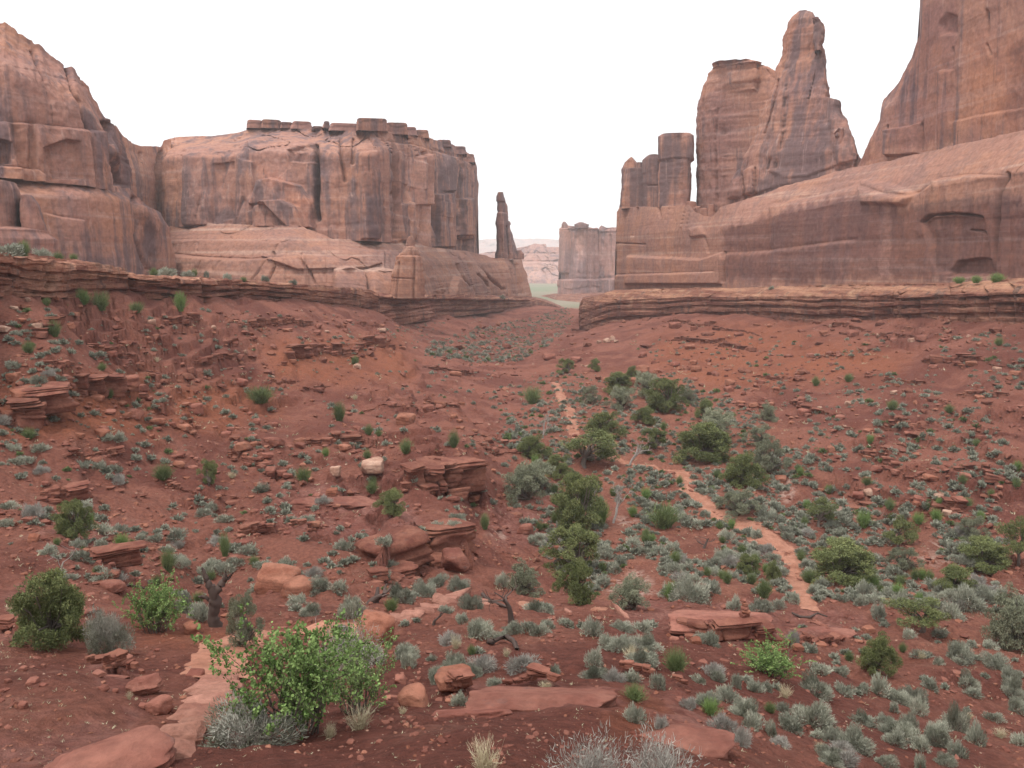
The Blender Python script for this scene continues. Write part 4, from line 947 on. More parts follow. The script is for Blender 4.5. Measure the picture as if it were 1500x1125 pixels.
tag(drape("path", NEARPATH, 8, M['sand']), kind="structure")

def slab_px(name, corners, thick, mat, parent=None, seed=0, lift=0.07, origin=None, flat=True):
    c = np.array([hit(*p) for p in corners])
    fw = np.linalg.norm(c[1] - c[0])
    for a, b in ((0, 3), (1, 2)):                # steps are treads, not ramps: the back edge lies at most a tread behind the front
        v = c[b] - c[a]
        c[b] = c[a] + v * min(1.0, 0.75 * fw / (np.linalg.norm(v) + 1e-9))
    if flat:
        c[:, 2] = c[:, 2] * 0.35 + c[:, 2].mean() * 0.65
    c[:, 2] += lift
    N = 9
    u = np.linspace(0, 1, N)
    top = ((1 - u)[None, :, None] * c[0] + u[None, :, None] * c[1]) * (1 - u)[:, None, None] + ((1 - u)[None, :, None] * c[3] + u[None, :, None] * c[2]) * u[:, None, None]
    edge = np.minimum(np.minimum(u, 1 - u)[None], np.minimum(u, 1 - u)[:, None])
    top[..., 2] -= 0.05 * (edge == 0) + 0.012 * (edge <= 0.13)
    sz = np.linalg.norm(c[0] - c[2])
    wv = fbm(top[..., 0] * 3, top[..., 1] * 3, seed, seed, 3)
    cen = top.mean((0, 1))
    top[..., :2] += (top[..., :2] - cen[:2]) * (0.10 * wv[..., None])
    top[..., 2] += 0.02 * wv
    ring = [(0, i) for i in range(N)] + [(i, N - 1) for i in range(1, N)] + [(N - 1, i) for i in range(N - 2, -1, -1)] + [(i, 0) for i in range(N - 2, 0, -1)]
    rt = np.array([top[a, b] for a, b in ring])
    mid = rt.copy(); mid[:, 2] -= thick * 0.5; mid[:, :2] += (rt[:, :2] - cen[:2]) * 0.02
    lo = rt.copy(); lo[:, 2] -= thick; lo[:, :2] -= (rt[:, :2] - cen[:2]) * 0.03
    nR = len(ring)
    V = np.concatenate([top.reshape(-1, 3), mid, lo])
    i0 = np.array([a * N + b for a, b in ring])
    m0 = N * N + np.arange(nR); l0 = m0 + nR
    r = lambda x: np.roll(x, -1)
    q = np.concatenate([grid_faces(N, N), np.stack([i0, m0, r(m0), r(i0)], 1), np.stack([m0, l0, r(l0), r(m0)], 1)])
    return mk(name, V, [q], mat, parent, origin=origin, smooth=False)

T = empty("stone_staircase", hit(250, 1050), "rough sandstone steps descending at the lower left, beside the big leafy bush", "steps")
for k, cs in enumerate([[(182, 1108), (285, 1112), (296, 1082), (200, 1084)], [(222, 1083), (300, 1088), (306, 1068), (238, 1068)], [(256, 1066), (316, 1070), (322, 1054), (266, 1054)], [(240, 1052), (330, 1056), (340, 1038), (262, 1040)],
                        [(262, 1039), (345, 1040), (350, 1026), (268, 1027)], [(264, 1025), (350, 1026), (352, 1014), (274, 1015)], [(272, 1014), (352, 1015), (352, 1004), (284, 1005)], [(286, 1004), (350, 1004), (350, 995), (296, 996)]]):
    slab_px("step", cs, 0.30, M['slab'], T, seed=k, lift=0.10)
T = empty("stone_staircase", hit(625, 890), "short flight of pale pink stone steps climbing the small hill in mid-picture", "steps")
for k, cs in enumerate([[(566, 912), (600, 914), (608, 902), (572, 902)], [(584, 905), (616, 906), (626, 896), (592, 896)], [(602, 898), (636, 899), (644, 889), (608, 889)], [(616, 891), (652, 892), (660, 882), (622, 882)], [(632, 884), (668, 885), (674, 877), (638, 877)], [(646, 878), (684, 879), (690, 871), (652, 871)]]):
    slab_px("step", cs, 0.40, M['slab'], T, seed=20 + k, lift=0.12)
for k, (cs, lab) in enumerate([([(760, 890), (806, 892), (806, 878), (762, 877)], "flat orange stone slab edging the trail right of the dead tree"), ([(826, 897), (838, 900), (840, 886), (824, 884)], "small upright pale stone slab between two bigger trail slabs"),
                        ([(866, 894), (890, 896), (888, 882), (864, 882)], "pale pink stone slab on the trail edge below the twin-crowned juniper"), ([(905, 900), (930, 908), (912, 894), (895, 890)], "tilted pink stone slab at the end of the row of trail slabs"),
                        ([(985, 910), (1020, 908), (1018, 902), (986, 900)], "pale broken slab lying on the slickrock left of the stone cairn"),
                        ([(700, 884), (728, 884), (726, 876), (702, 876)], "low orange edging slab just right of the pale pink steps")]):
    tag(slab_px("flagstone", cs, 0.28, M['slab'] if k % 2 else M['sand'], None, seed=40 + k, lift=0.10, origin=hit(*cs[0])), lab, "flagstone", None, "thing")

# ------------------------------------------------------------------ rocks
def ico(sub):
    import bmesh
    bm = bmesh.new()
    bmesh.ops.create_icosphere(bm, subdivisions=sub, radius=1.0)
    V = np.array([v.co[:] for v in bm.verts])
    F = np.array([[v.index for v in f.verts] for f in bm.faces])
    bm.free()
    return V, F
ICO = {k: ico(k) for k in (2, 3, 4, 5)}
def rock_mesh(name, seed, sub, mat, boxy=0.6, rough=0.05, nplanes=12):
    """a broken rock: the body left when random planes cut a stone, roughened"""
    r = np.random.RandomState(seed)
    V, F = ICO[sub]
    N = r.normal(size=(nplanes, 3)); N /= np.linalg.norm(N, axis=1, keepdims=True)
    Dp = r.uniform(0.72, 1.0, nplanes)
    ax = np.concatenate([np.eye(3), -np.eye(3)]) + r.normal(size=(6, 3)) * 0.12
    ax /= np.linalg.norm(ax, axis=1, keepdims=True)
    N = np.concatenate([N, ax]); Dp = np.concatenate([Dp, np.full(6, 1 - 0.3 * boxy) * r.uniform(0.9, 1.05, 6)])
    dn = V @ N.T
    rad = np.where(dn > 0.05, Dp / np.maximum(dn, 0.05), 9)
    kk = 22.0
    rr = -np.log(np.exp(-kk * rad).sum(1)) / kk
    rr = np.minimum(rr, 1.25) * (1 + rough * fbm(V[:, 0] * 2.2 + seed, V[:, 1] * 2.2, V[:, 2] * 5, seed, 4))
    P = V * rr[:, None]
    P /= np.abs(P).max(0)
    P *= 0.5
    P[:, 2] += 0.42
    return mk(name, P, [F], mat, link=False)
ROCKS = {m: [rock_mesh("boulder", 300 + 7 * i + 50 * j, 4, M[m], [0.9, 0.5, 0.7, 0.3, 0.8, 0.6][i]) for i in range(6)] for j, m in enumerate(('rock', 'rock_orange', 'rock_pale'))}
ROCKS['shelf'] = [rock_mesh("rock_shelf", 800 + i, 5, M['shelf'], 0.3, 0.07, 10) for i in range(6)]

LAND = [("stone cairn", 1090, 908), ("big leafy bush", 450, 1075), ("near stone steps", 265, 1060), ("pale pink steps", 628, 895), ("fallen dark log", 735, 948), ("dark dead trunk", 316, 912), ("big left juniper", 75, 945),
        ("rounded rock outcrop", 620, 840), ("layered rock outcrop", 655, 735), ("large rounded boulder", 398, 866), ("orange boulder", 547, 945), ("trail bend", 1006, 705), ("gnarled juniper", 1350, 922), ("round olive juniper", 1283, 982),
        ("white boulders", 890, 502), ("jumbled rock pile", 375, 690), ("dead tree", 748, 908), ("bottom-edge twig bushes", 925, 1122), ("vivid green bush", 1130, 990), ("left ledge's end", 553, 460), ("right ledge's nose", 860, 485),
        ("twin-crowned juniper", 842, 835), ("broad flat juniper", 855, 685), ("orange lumpy ledge", 120, 600), ("stepped red ledge", 500, 520), ("small left juniper", 112, 785), ("valley juniper pair", 1090, 712), ("slender juniper", 1315, 803),
        ("curved right-hand ledge", 1445, 700), ("small broken ledge", 1200, 600), ("right-edge grey bush", 1487, 948), ("trail's upper end", 812, 560), ("lone slope boulder", 592, 622), ("low left ledge", 420, 770), ("dark upper-slope shrub", 148, 455), ("right slope's green shrub", 1307, 600), ("trail foot", 1180, 895)]
PENDING = []
def auto(o, kind, desc, cat, px, py, group):
    """a label that places the thing beside the nearest landmark, counted outwards among its like"""
    best = min(LAND, key=lambda L: (L[1] - px) ** 2 + ((L[2] - py) * 1.5) ** 2)
    dx, dy = px - best[1], (py - best[2]) * 1.5
    side = ("right of" if dx > 0 else "left of") if abs(dx) > abs(dy) else ("below" if dy > 0 else "above")
    PENDING.append((kind, best[0], side, math.hypot(dx, dy), o, desc, cat, group))
ORD = ["", "second ", "third ", "fourth ", "fifth ", "sixth ", "seventh ", "eighth ", "ninth ", "tenth ", "eleventh ", "twelfth ", "thirteenth ", "fourteenth ", "fifteenth ", "sixteenth ", "seventeenth ", "eighteenth ", "nineteenth ", "twentieth "]
def settle():
    g = {}
    for p in PENDING:
        g.setdefault(p[:3], []).append(p)
    for (kind, land, side), L in g.items():
        for k, p in enumerate(sorted(L, key=lambda q: q[3])):
            w = "right" if side == "right of" else "left"
            rank = ORD[min(k, 19)] + "nearest"
            tag(p[4], f"{p[5]}, {rank} {side} the {land}", p[6], p[7])

def scale_at(P):
    return (P[1] * CA - P[2] * SA) / FPX

def inst(name, me, P, sx, sy, sz, rz=0.0, sink=0.0, tilt=(0, 0)):
    o = bpy.data.objects.new(name, me)
    COL.objects.link(o)
    o.location = (P[0], P[1], P[2] - sink)
    o.scale = (sx, sy, sz)
    o.rotation_euler = (tilt[0], tilt[1], rz)
    return o

def boulder(px, py, w, h, mat='rock', var=None, label=None, name="boulder", cat="boulder", rz=None, deep=0.9, desc=None, sub5=False):
    P = hit(px, py)
    s = scale_at(P)
    k = R.randrange(6) if var is None else var
    me = ROCKS[mat][k]
    W_, H_ = w * s, h * s * 1.12
    P = P + np.array([0, W_ * deep * 0.42, 0])
    P[2] = ground_z(P[0], P[1])
    o = inst(name, me, P, W_, W_ * deep, H_, R.uniform(-0.5, 0.5) + (math.pi if R.random() < 0.5 else 0) if rz is None else rz, 0.14 * H_, (R.uniform(-0.1, 0.1), R.uniform(-0.12, 0.12)))
    if label:
        tag(o, label, cat)
    else:
        szw = "small" if w < 13 else "fair-sized" if w < 26 else "large"
        auto(o, cat, desc or f"{szw} {'pale' if mat == 'rock_pale' else 'orange-red' if mat == 'rock_orange' else 'dark red'} {'flat rock' if h < 0.42 * w else 'boulder'}", cat, px, py, "boulders on the slopes")
    return o

for a in [(398, 866, 66, 44, 'rock_orange', 3, "large rounded boulder with a grey top, resting above the dark dead trunk"), (432, 874, 56, 30, 'rock_orange', 1, "low brown boulder leaning on the right side of the large rounded boulder"),
          (547, 945, 58, 60, 'rock_orange', 3, "tall knobbly orange boulder just behind the big leafy bush"), (604, 1035, 48, 36, 'rock_orange', 1, "orange split boulder right of the big leafy bush"), (586, 1002, 20, 16, 'rock', 3, "small dark red stone above the orange split boulder"),
          (660, 1018, 60, 22, 'rock_orange', 0, "long low orange rock lying beside a small sagebrush, right of the leafy bush"), (160, 866, 36, 18, 'rock', 4, "dark red block between the big left juniper and the dead trunk"), (279, 930, 28, 24, 'rock_orange', 3, "smooth orange boulder at the foot of the dark dead trunk"),
          (543, 709, 36, 20, 'rock_pale', 1, "pale tan split boulder above the bushy juniper in mid slope"), (490, 701, 18, 15, 'rock_pale', 0, "small pale tan block at the right end of the rock pile"), (770, 784, 26, 19, 'rock', 3, "dark red round boulder on the valley's left edge"),
          (592, 622, 28, 17, 'rock_orange', 2, "head-high boulder alone on the left slope in mid-picture"), (45, 794, 17, 14, 'rock_orange', 3, "round orange stone on bare soil near the left edge"), (39, 766, 20, 8, 'rock', 0, "flat dark stone above the round orange stone near the left edge"),
          (26, 589, 28, 15, 'rock_orange', 0, "flat tan boulder tilted near the left edge"), (878, 503, 8, 6, 'rock_pale', 3, "leftmost of the white boulders under the right ledge"), (889, 502, 11, 7, 'rock_pale', 1, "long white boulder in the middle of the white cluster"), (897, 499, 9, 8, 'rock_pale', 2, "highest white boulder of the cluster under the right ledge"), (903, 502, 7, 5, 'rock_pale', 3, "rightmost small white boulder of the cluster"),
          (930, 566, 22, 14, 'rock_orange', 3, "smooth orange boulder behind the junipers at the valley head"), (890, 560, 14, 9, 'rock_orange', 3, "small orange boulder left of the smooth one at the valley head"), (942, 548, 24, 14, 'rock_orange', 1, "angular orange boulder above the smooth one at the valley head"),
          (228, 1048, 36, 26, 'rock', 0, "hollow-sided dark block beside the near stone steps"), (112, 1165, 210, 56, 'shelf', 3, "big dome of red rock cut by the bottom edge at left"), (203, 1020, 56, 26, 'shelf', 3, "smooth red rock dome left of the near stone steps"), (168, 980, 36, 10, 'rock', 0, "thin slab propped above the smooth red dome"),
          (44, 1004, 18, 9, 'rock', 0, "small flat stone on bare soil at far lower left"), (282, 990, 26, 9, 'rock', 0, "small flat stone on the bank above the near stone steps"), (108, 865, 14, 10, 'rock', 2, "small block right behind the big left juniper"),
          (664, 840, 46, 32, 'rock', 3, "bulging round block at the right end of the outcrop"),
          
          ]:
    boulder(*a)
def scatter_px(poly, n, seed, mind):
    r = random.Random(seed)
    xs = [p[0] for p in poly]; ys = [p[1] for p in poly]
    out = []
    tries = 0
    while len(out) < n and tries < n * 60:
        tries += 1
        x, y = r.uniform(min(xs), max(xs)), r.uniform(min(ys), max(ys))
        if inpoly(np.array([x]), np.array([y]), poly, 0.01)[0] < 0.5:
            continue
        if all((x - a) ** 2 + ((y - b) * 1.6) ** 2 > mind ** 2 for a, b in out):
            out.append((x, y))
    return out
RB = random.Random(31)
for poly, n, lo, hi, mats, sd in [([(310, 625), (360, 600), (430, 640), (470, 700), (420, 725), (350, 700), (320, 660)], 34, 8, 24, ('rock', 'rock_orange', 'rock'), 1), ([(0, 560), (90, 560), (230, 555), (300, 610), (240, 650), (100, 640), (0, 650)], 26, 9, 28, ('rock_orange', 'rock', 'rock_orange'), 2),
                                  ([(0, 440), (130, 440), (110, 480), (0, 500)], 12, 8, 20, ('rock_orange', 'rock_pale'), 3), ([(150, 460), (560, 470), (560, 560), (330, 600)], 18, 7, 16, ('rock', 'rock_pale', 'rock_orange'), 4), ([(940, 520), (1050, 540), (1180, 590), (1100, 600), (960, 570)], 20, 8, 18, ('rock_orange', 'rock'), 5),
                                  ([(1090, 440), (1500, 480), (1500, 640), (1250, 640), (1100, 560)], 26, 5, 11, ('rock_pale', 'rock_orange'), 6), ([(240, 660), (480, 720), (560, 780), (500, 780), (300, 740)], 16, 8, 18, ('rock', 'rock_orange'), 7), ([(0, 690), (200, 760), (330, 870), (100, 840), (0, 760)], 14, 7, 18, ('rock', 'rock_orange'), 8),
                                  ([(1130, 650), (1500, 680), (1500, 760), (1280, 750)], 14, 7, 16, ('rock', 'rock_orange', 'rock_pale'), 9), ([(560, 560), (720, 600), (760, 720), (640, 680)], 14, 6, 14, ('rock', 'rock_orange'), 10), ([(0, 960), (230, 950), (330, 990), (180, 1060), (0, 1060)], 12, 7, 15, ('rock', 'rock'), 11), ([(580, 960), (700, 1040), (620, 1120), (500, 1100)], 8, 8, 18, ('rock', 'rock_orange'), 12)]:
    for (x, y) in scatter_px(poly, n, sd, 9):
        w = lo + (hi - lo) * RB.random() ** 1.8
        boulder(x, y, w, w * RB.uniform(0.35, 0.75), RB.choice(mats))

# each ledge has a broken rock face under its lip
def bedded(name, seed, mat):
    r = np.random.RandomState(seed)
    me = rock_mesh(name, seed, 4, mat, 1.0, 0.05, 5)
    n = len(me.vertices)
    P = np.empty(n * 3, np.float32); me.vertices.foreach_get("co", P); P = P.reshape(-1, 3).astype(float)
    zb = P[:, 2] + 0.04 * vn(P[:, 0] * 2, P[:, 1] * 2, 0, seed)
    g = np.zeros(n)
    for c in np.sort(r.uniform(0.1, 0.85, 3)):
        g += np.exp(-((zb - c) / 0.035) ** 2)
    st = np.interp(zb, [0, 0.2, 0.21, 0.45, 0.46, 0.7, 0.71, 1], np.repeat(r.uniform(0.86, 1.08, 4), 2))
    P[:, :2] *= (st - 0.13 * g)[:, None]
    P[:, :2] *= 1 + 0.06 * fbm(P[:, 0] * 4, P[:, 1] * 4, P[:, 2] * 7, seed + 3, 3)[:, None]
    me.vertices.foreach_set("co", P.astype(np.float32).ravel())
    me.update()
    return me
BED = [bedded("block", 860 + i, M['ledge']) for i in range(9)]
def ledge_face(k, label):
    u0, u1, yl, ht_, L = LEDGE_LINE[k]
    rr = random.Random(4000 + k)
    hmax = float(ht_.max())
    um = 0.5 * (u0 + u1)
    ym = float(np.interp(um, GU, yl))
    base = Vector((um * ym, ym, ground_z(um * ym, ym - 0.3)))
    root = empty("rock_ledge", base, label, "rock ledge")
    u = u0 + 0.05 * (u1 - u0)
    while u < u1 - 0.05 * (u1 - u0):
        y = float(np.interp(u, GU, yl)); hh = float(np.interp(u, GU, ht_))
        if hh < 0.18 * hmax:
            u += 0.5 * hmax / y
            continue
        wm = max(hh * rr.uniform(0.8, 2.1), 4.5 * y / FPX)
        hm = hh * rr.uniform(0.75, 1.15)
        dm = hh * rr.uniform(0.9, 1.7)
        du = 0.004
        tang = math.atan2(float(np.interp(u + du, GU, yl)) - float(np.interp(u - du, GU, yl)), ((u + du) * float(np.interp(u + du, GU, yl)) - (u - du) * float(np.interp(u - du, GU, yl))) + 1e-6)
        tang = max(-0.45, min(0.45, tang))
        zb = ground_z(u * y, y - 0.35)
        tiers = [(wm, dm, hm, 0.0, 0.0)]
        if rr.random() < 0.55:
            tiers.append((wm * rr.uniform(0.9, 1.5), dm * rr.uniform(1.0, 1.4), hm * rr.uniform(0.22, 0.38), hm * 0.82, -0.12 * hm))
        if rr.random() < 0.4:
            tiers.append((wm * rr.uniform(0.4, 0.8), dm * 0.6, hm * rr.uniform(0.3, 0.5), 0.0, -0.9 * hm - 0.2))
        for (a, b, c, dz, dy) in tiers:
            o = bpy.data.objects.new("block", rr.choice(BED)); COL.objects.link(o); o.parent = root
            o.location = Vector((u * y, y + 0.22 * b + dy, zb + dz - 0.12 * c)) - base
            o.scale = (a * 1.1, b, c * 1.15)
            o.rotation_euler = (rr.uniform(-0.05, 0.05), rr.uniform(-0.06, 0.06), tang + rr.uniform(-0.25, 0.25) + (math.pi if rr.random() < 0.5 else 0))
        u += rr.uniform(0.6, 0.95) * wm * max(0.45, math.cos(tang)) / y
    return root
for k, lab in enumerate(["lumpy orange-brown rock ledge cut by the left edge", "thin dark rock ledge in the left slope near the valley bend", "stepped red rock ledge high on the left slope", "low broken ledge above the dead trunk on the left", "layered rock outcrop beside the valley floor, left of the trees", "rounded rock outcrop above the pale pink steps",
                         "curved red rock ledge cut by the right edge", "short ledge on the right slope left of the curved ledge", "small broken ledge below the upper right slope", "thin rock ledge on the right slope near the small juniper", "low slickrock lip right of the leafy bushes, in the foreground", "small rock lip around the shaded hollow",
                         "broad slickrock front under the stone cairn", "upper rock ledge cut by the right edge, below the long rim", "topmost thin ledge on the left slope under the rim", "slanting ledge under the left rim's shrubs", "long faint ledge at the valley head", "long rock band under the right rim, toward the right", "long rock band under the right rim, toward the gap", "short red ledge on the valley's left bank",
                         "tiny rock lip by the left edge, below the big juniper", "small rock lip above the smooth red dome", "sloping rock band through the jumbled rock pile", "faint short ledge on open soil left of the rock pile", "thin ledge by the lone slope boulder", "faint sloping ledge beside the white wash"]):
    ledge_face(k, lab)
for k in range(N_DRAWN, len(LEDGES)):
    auto(ledge_face(k, None), "ledge", "low broken rock ledge", "rock ledge", LEDGES[k][0][1][0], LEDGES[k][0][1][1], "low ledges on the slopes")
for k, (pts, h, L) in enumerate(LEDGES):
    n = max(1, int((pts[-1][0] - pts[0][0]) / 45))
    for j in range(n):
        x = pts[0][0] + (pts[-1][0] - pts[0][0]) * (j + RB.uniform(0.2, 0.8)) / n
        y = float(interp_s(x, pts)) + 0.6 * h * FPX / hit(x, float(interp_s(x, pts)))[1] + RB.uniform(2, 9)
        if 0 < x < 1500:
            w = RB.uniform(8, 20)
            boulder(x, y, w, w * RB.uniform(0.35, 0.6), 'rock' if RB.random() < 0.6 else 'rock_orange', var=RB.choice([0, 4, 2]), desc="flat fallen red rock", cat="flat rock")

for a in [(800, 1042, 250, 40, "wide pinkish slickrock shelf in the bottom foreground, right of the leafy bushes"), (1010, 1105, 190, 64, "rounded slickrock shelf sloping toward the bottom edge, with a dark right side"), (1070, 922, 170, 34, "broad slickrock knob carrying the stone cairn"), (1215, 930, 120, 22, "low purple-grey slickrock shelf at the trail foot"),
          (690, 1052, 130, 28, "low slickrock shelf just right of the orange split boulder"), (60, 905, 110, 26, "flat slickrock shelf behind the big left juniper"), (470, 745, 150, 26, "smooth pinkish bedrock shelf on the bench right of the rock pile"), (770, 745, 110, 14, "pale bedrock strip on the valley's left edge"), (140, 985, 70, 20, "small pinkish bedrock patch above the smooth red dome")]:
    P = hit(a[0], a[1]); s_ = scale_at(P)
    W_ = a[2] * s_
    P = P + np.array([0, W_ * 0.32, 0]); P[2] = ground_z(P[0], P[1])
    sl = math.atan2(ground_z(P[0], P[1] + 1.5) - ground_z(P[0], P[1] - 1.5), 3.0)
    o = inst("rock_shelf", ROCKS['shelf'][R.randrange(6)], P, W_, W_ * 0.75, a[3] * s_ * 1.25, 0, a[3] * s_ * 0.88, (sl, 0))
    tag(o, a[4], "rock shelf")
bpy.context.view_layer.update()
def drop(x, y, z):
    ok, loc, *_r = SC.ray_cast(bpy.context.evaluated_depsgraph_get(), Vector((x, y, z + 6)), Vector((0, 0, -1)))
    return loc.z if ok else z
_p = hit(1090, 914)
_p[2] = drop(*_p)
T = empty("cairn", _p, "little trail cairn of stacked red stones on the slickrock", "cairn")
cz = 0.0
_s = scale_at(hit(1090, 912))
for k, (w, h) in enumerate([(15, 6.5), (12.5, 6), (13, 5), (9, 5), (6.5, 4.5)]):
    o = bpy.data.objects.new("stone", ROCKS['rock_orange' if k % 2 else 'rock'][k % 3 * 2])
    COL.objects.link(o); o.parent = T
    o.location = (R.uniform(-0.03, 0.03), R.uniform(-0.03, 0.03), cz - 0.02)
    o.scale = (w * _s, w * _s * 0.9, h * _s * 1.15); o.rotation_euler = (0, 0, R.uniform(0, 3))
    cz += h * _s * 0.98

# ------------------------------------------------------------------ plants: one mesh of each kind, copied
def unit(v):
    return v / (np.linalg.norm(v, axis=-1, keepdims=True) + 1e-9)
def blades(C, D, l, w, r, taper=0.35, bend=0.0):
    """leaf-sized strips starting at C along D"""
    n = len(C)
    D = unit(D)
    S = unit(np.cross(D, r.normal(size=(n, 3))))
    l, w = np.broadcast_to(l, n)[:, None], np.broadcast_to(w, n)[:, None]
    E = C + D * l
    if bend:
        E = E + np.array([0, 0, -1.0]) * l * bend
    V = np.stack([C - S * w, C + S * w, E + S * w * taper, E - S * w * taper], 1).reshape(-1, 3)
    return V, np.arange(4 * n).reshape(n, 4)
def join(parts):
    V, F, T_ = [], [], []
    o = 0
    for v, f, t in parts:
        V.append(v); F.append(f + o); T_.append(np.broadcast_to(t, len(v))); o += len(v)
    return np.concatenate(V), np.concatenate(F), np.concatenate(T_)
def tube(pts, rad, sides=5):
    pts = np.asarray(pts, float)
    n = len(pts)
    t = unit(np.gradient(pts, axis=0))
    a = unit(np.cross(t, [0.31, 0.52, 0.79]))
    b = np.cross(t, a)
    th = np.linspace(0, 2 * np.pi, sides, endpoint=False)
    V = pts[:, None] + np.asarray(rad)[:, None, None] * (np.cos(th)[None, :, None] * a[:, None] + np.sin(th)[None, :, None] * b[:, None])
    i = np.arange(n - 1)[:, None] * sides
    j = np.arange(sides)[None]
    q = np.stack([i + j, i + (j + 1) % sides, i + sides + (j + 1) % sides, i + sides + j], -1).reshape(-1, 4)
    return V.reshape(-1, 3), q
def branch(p, d, length, rad, depth, r, out, tips, wig=0.35, kids=3, up=0.15, minr=0.003):
    n = 6
    pts, q = [np.array(p, float)], np.array(p, float)
    d = unit(np.array(d, float))
    for i in range(n):
        d = unit(d + r.normal(size=3) * wig * 0.4 + np.array([0, 0, up * 0.3]))
        q = q + d * length / n
        pts.append(q)
    rr = np.linspace(rad, max(rad * 0.45, minr), n + 1)
    v, f = tube(pts, rr, 6 if rad > 0.02 else 4)
    out.append((v, f, r.uniform(0.1, 0.9)))
    tips.append((pts[-1], d, depth))
    if depth > 0:
        for k in range(kids):
            i = r.randint(2, n + 1)
            ax = unit(r.normal(size=3))
            nd = unit(d + 0.95 * ax + np.array([0, 0, up]))
            branch(pts[i], nd, length * r.uniform(0.5, 0.8), rr[i] * 0.62, depth - 1, r, out, tips, wig, kids, up, minr)

def sage_mesh(name, seed, n, mat, h=0.62, lw=0.017, ll=0.14, lumps=7, spiky=0.3):
    r = np.random.RandomState(seed)
    lump = unit(r.normal(size=(lumps, 3)) * [1, 1, 0.6] + [0, 0, 0.35]); lump[:, 2] = np.abs(lump[:, 2])
    lr = r.uniform(0.62, 1.0, lumps)
    d = unit(r.normal(size=(n, 3)) + [0, 0, 0.25]); d[:, 2] = np.abs(d[:, 2]) * 1.0 + 0.02
    d = unit(d)
    cs = d @ lump.T
    rad = (lr * np.exp((cs - 1) * 5)).max(1) * 0.5 + 0.5 * 0.35
    k = r.uniform(0.35, 1.0, n) ** 0.6
    C = d * (rad * k)[:, None] * [1, 1, h * 1.55]
    D = unit(d + r.normal(size=(n, 3)) * spiky + [0, 0, 0.35])
    V, F = blades(C, D, ll * r.uniform(0.6, 1.2, n), lw * r.uniform(0.7, 1.3, n), r)
    ton = np.clip(0.5 + 0.22 * r.normal(size=lumps), 0, 1)[cs.argmax(1)] + r.normal(size=n) * 0.20
    V[:, 2] = np.maximum(V[:, 2], 0.0)
    V[:, :2] *= 1.0 / (2 * np.percentile(np.abs(V[:, :2]), 97)); V[:, 2] *= 1.0 / np.percentile(V[:, 2], 98)
    return mk(name, V, [F], mat, col={"tone": np.repeat(np.clip(ton, 0, 1), 4)}, link=False)
def wood_mesh(name, seed, mat, n=9, h=0.6):
    r = np.random.RandomState(seed)
    out, tips = [], []
    for i in range(n):
        a = r.uniform(0, 6.28)
        branch((0, 0, 0), (math.cos(a) * 0.9, math.sin(a) * 0.9, r.uniform(0.5, 1.3)), r.uniform(0.35, 0.6), 0.016, 1, r, out, tips, kids=3)
    V, F, t = join(out)
    V[:, 2] *= h * 1.4
    return mk(name, V, [F], mat, col={"tone": t}, link=False)
def strand_mesh(name, seed, n, mat, spread=0.55, w=0.010):
    r = np.random.RandomState(seed)
    C = r.normal(size=(n, 3)) * [0.13, 0.13, 0.0]
    D = unit(r.normal(size=(n, 3)) * [spread, spread, 0.12] + [0, 0, 1.0])
    l = r.uniform(0.45, 1.0, n)
    P = []
    v1, f1 = blades(C, D, l * 0.6, w, r, 0.9)
    D2 = unit(D + r.normal(size=(n, 3)) * 0.3)
    v2, f2 = blades(C + D * (l * 0.55)[:, None], D2, l * 0.5, w * 0.9, r, 0.4)
    m = n * 2
    idx = r.randint(0, n, m)
    v3, f3 = blades(C[idx] + D[idx] * (l[idx] * r.uniform(0.3, 0.95, m))[:, None], unit(D[idx] + r.normal(size=(m, 3)) * 0.5), 0.22 * r.uniform(0.5, 1.1, m), w * 0.8, r, 0.4)
    V, F, t = join([(v1, f1, np.repeat(r.uniform(0, 0.7, n), 4)), (v2, f2, np.repeat(r.uniform(0.2, 1, n), 4)), (v3, f3, np.repeat(r.uniform(0.2, 1, m), 4))])
    V[:, 2] = np.maximum(V[:, 2], 0)
    V[:, :2] /= 2 * np.abs(V[:, :2]).max(); V[:, 2] /= V[:, 2].max()
    return mk(name, V, [F], mat, col={"tone": t}, link=False)
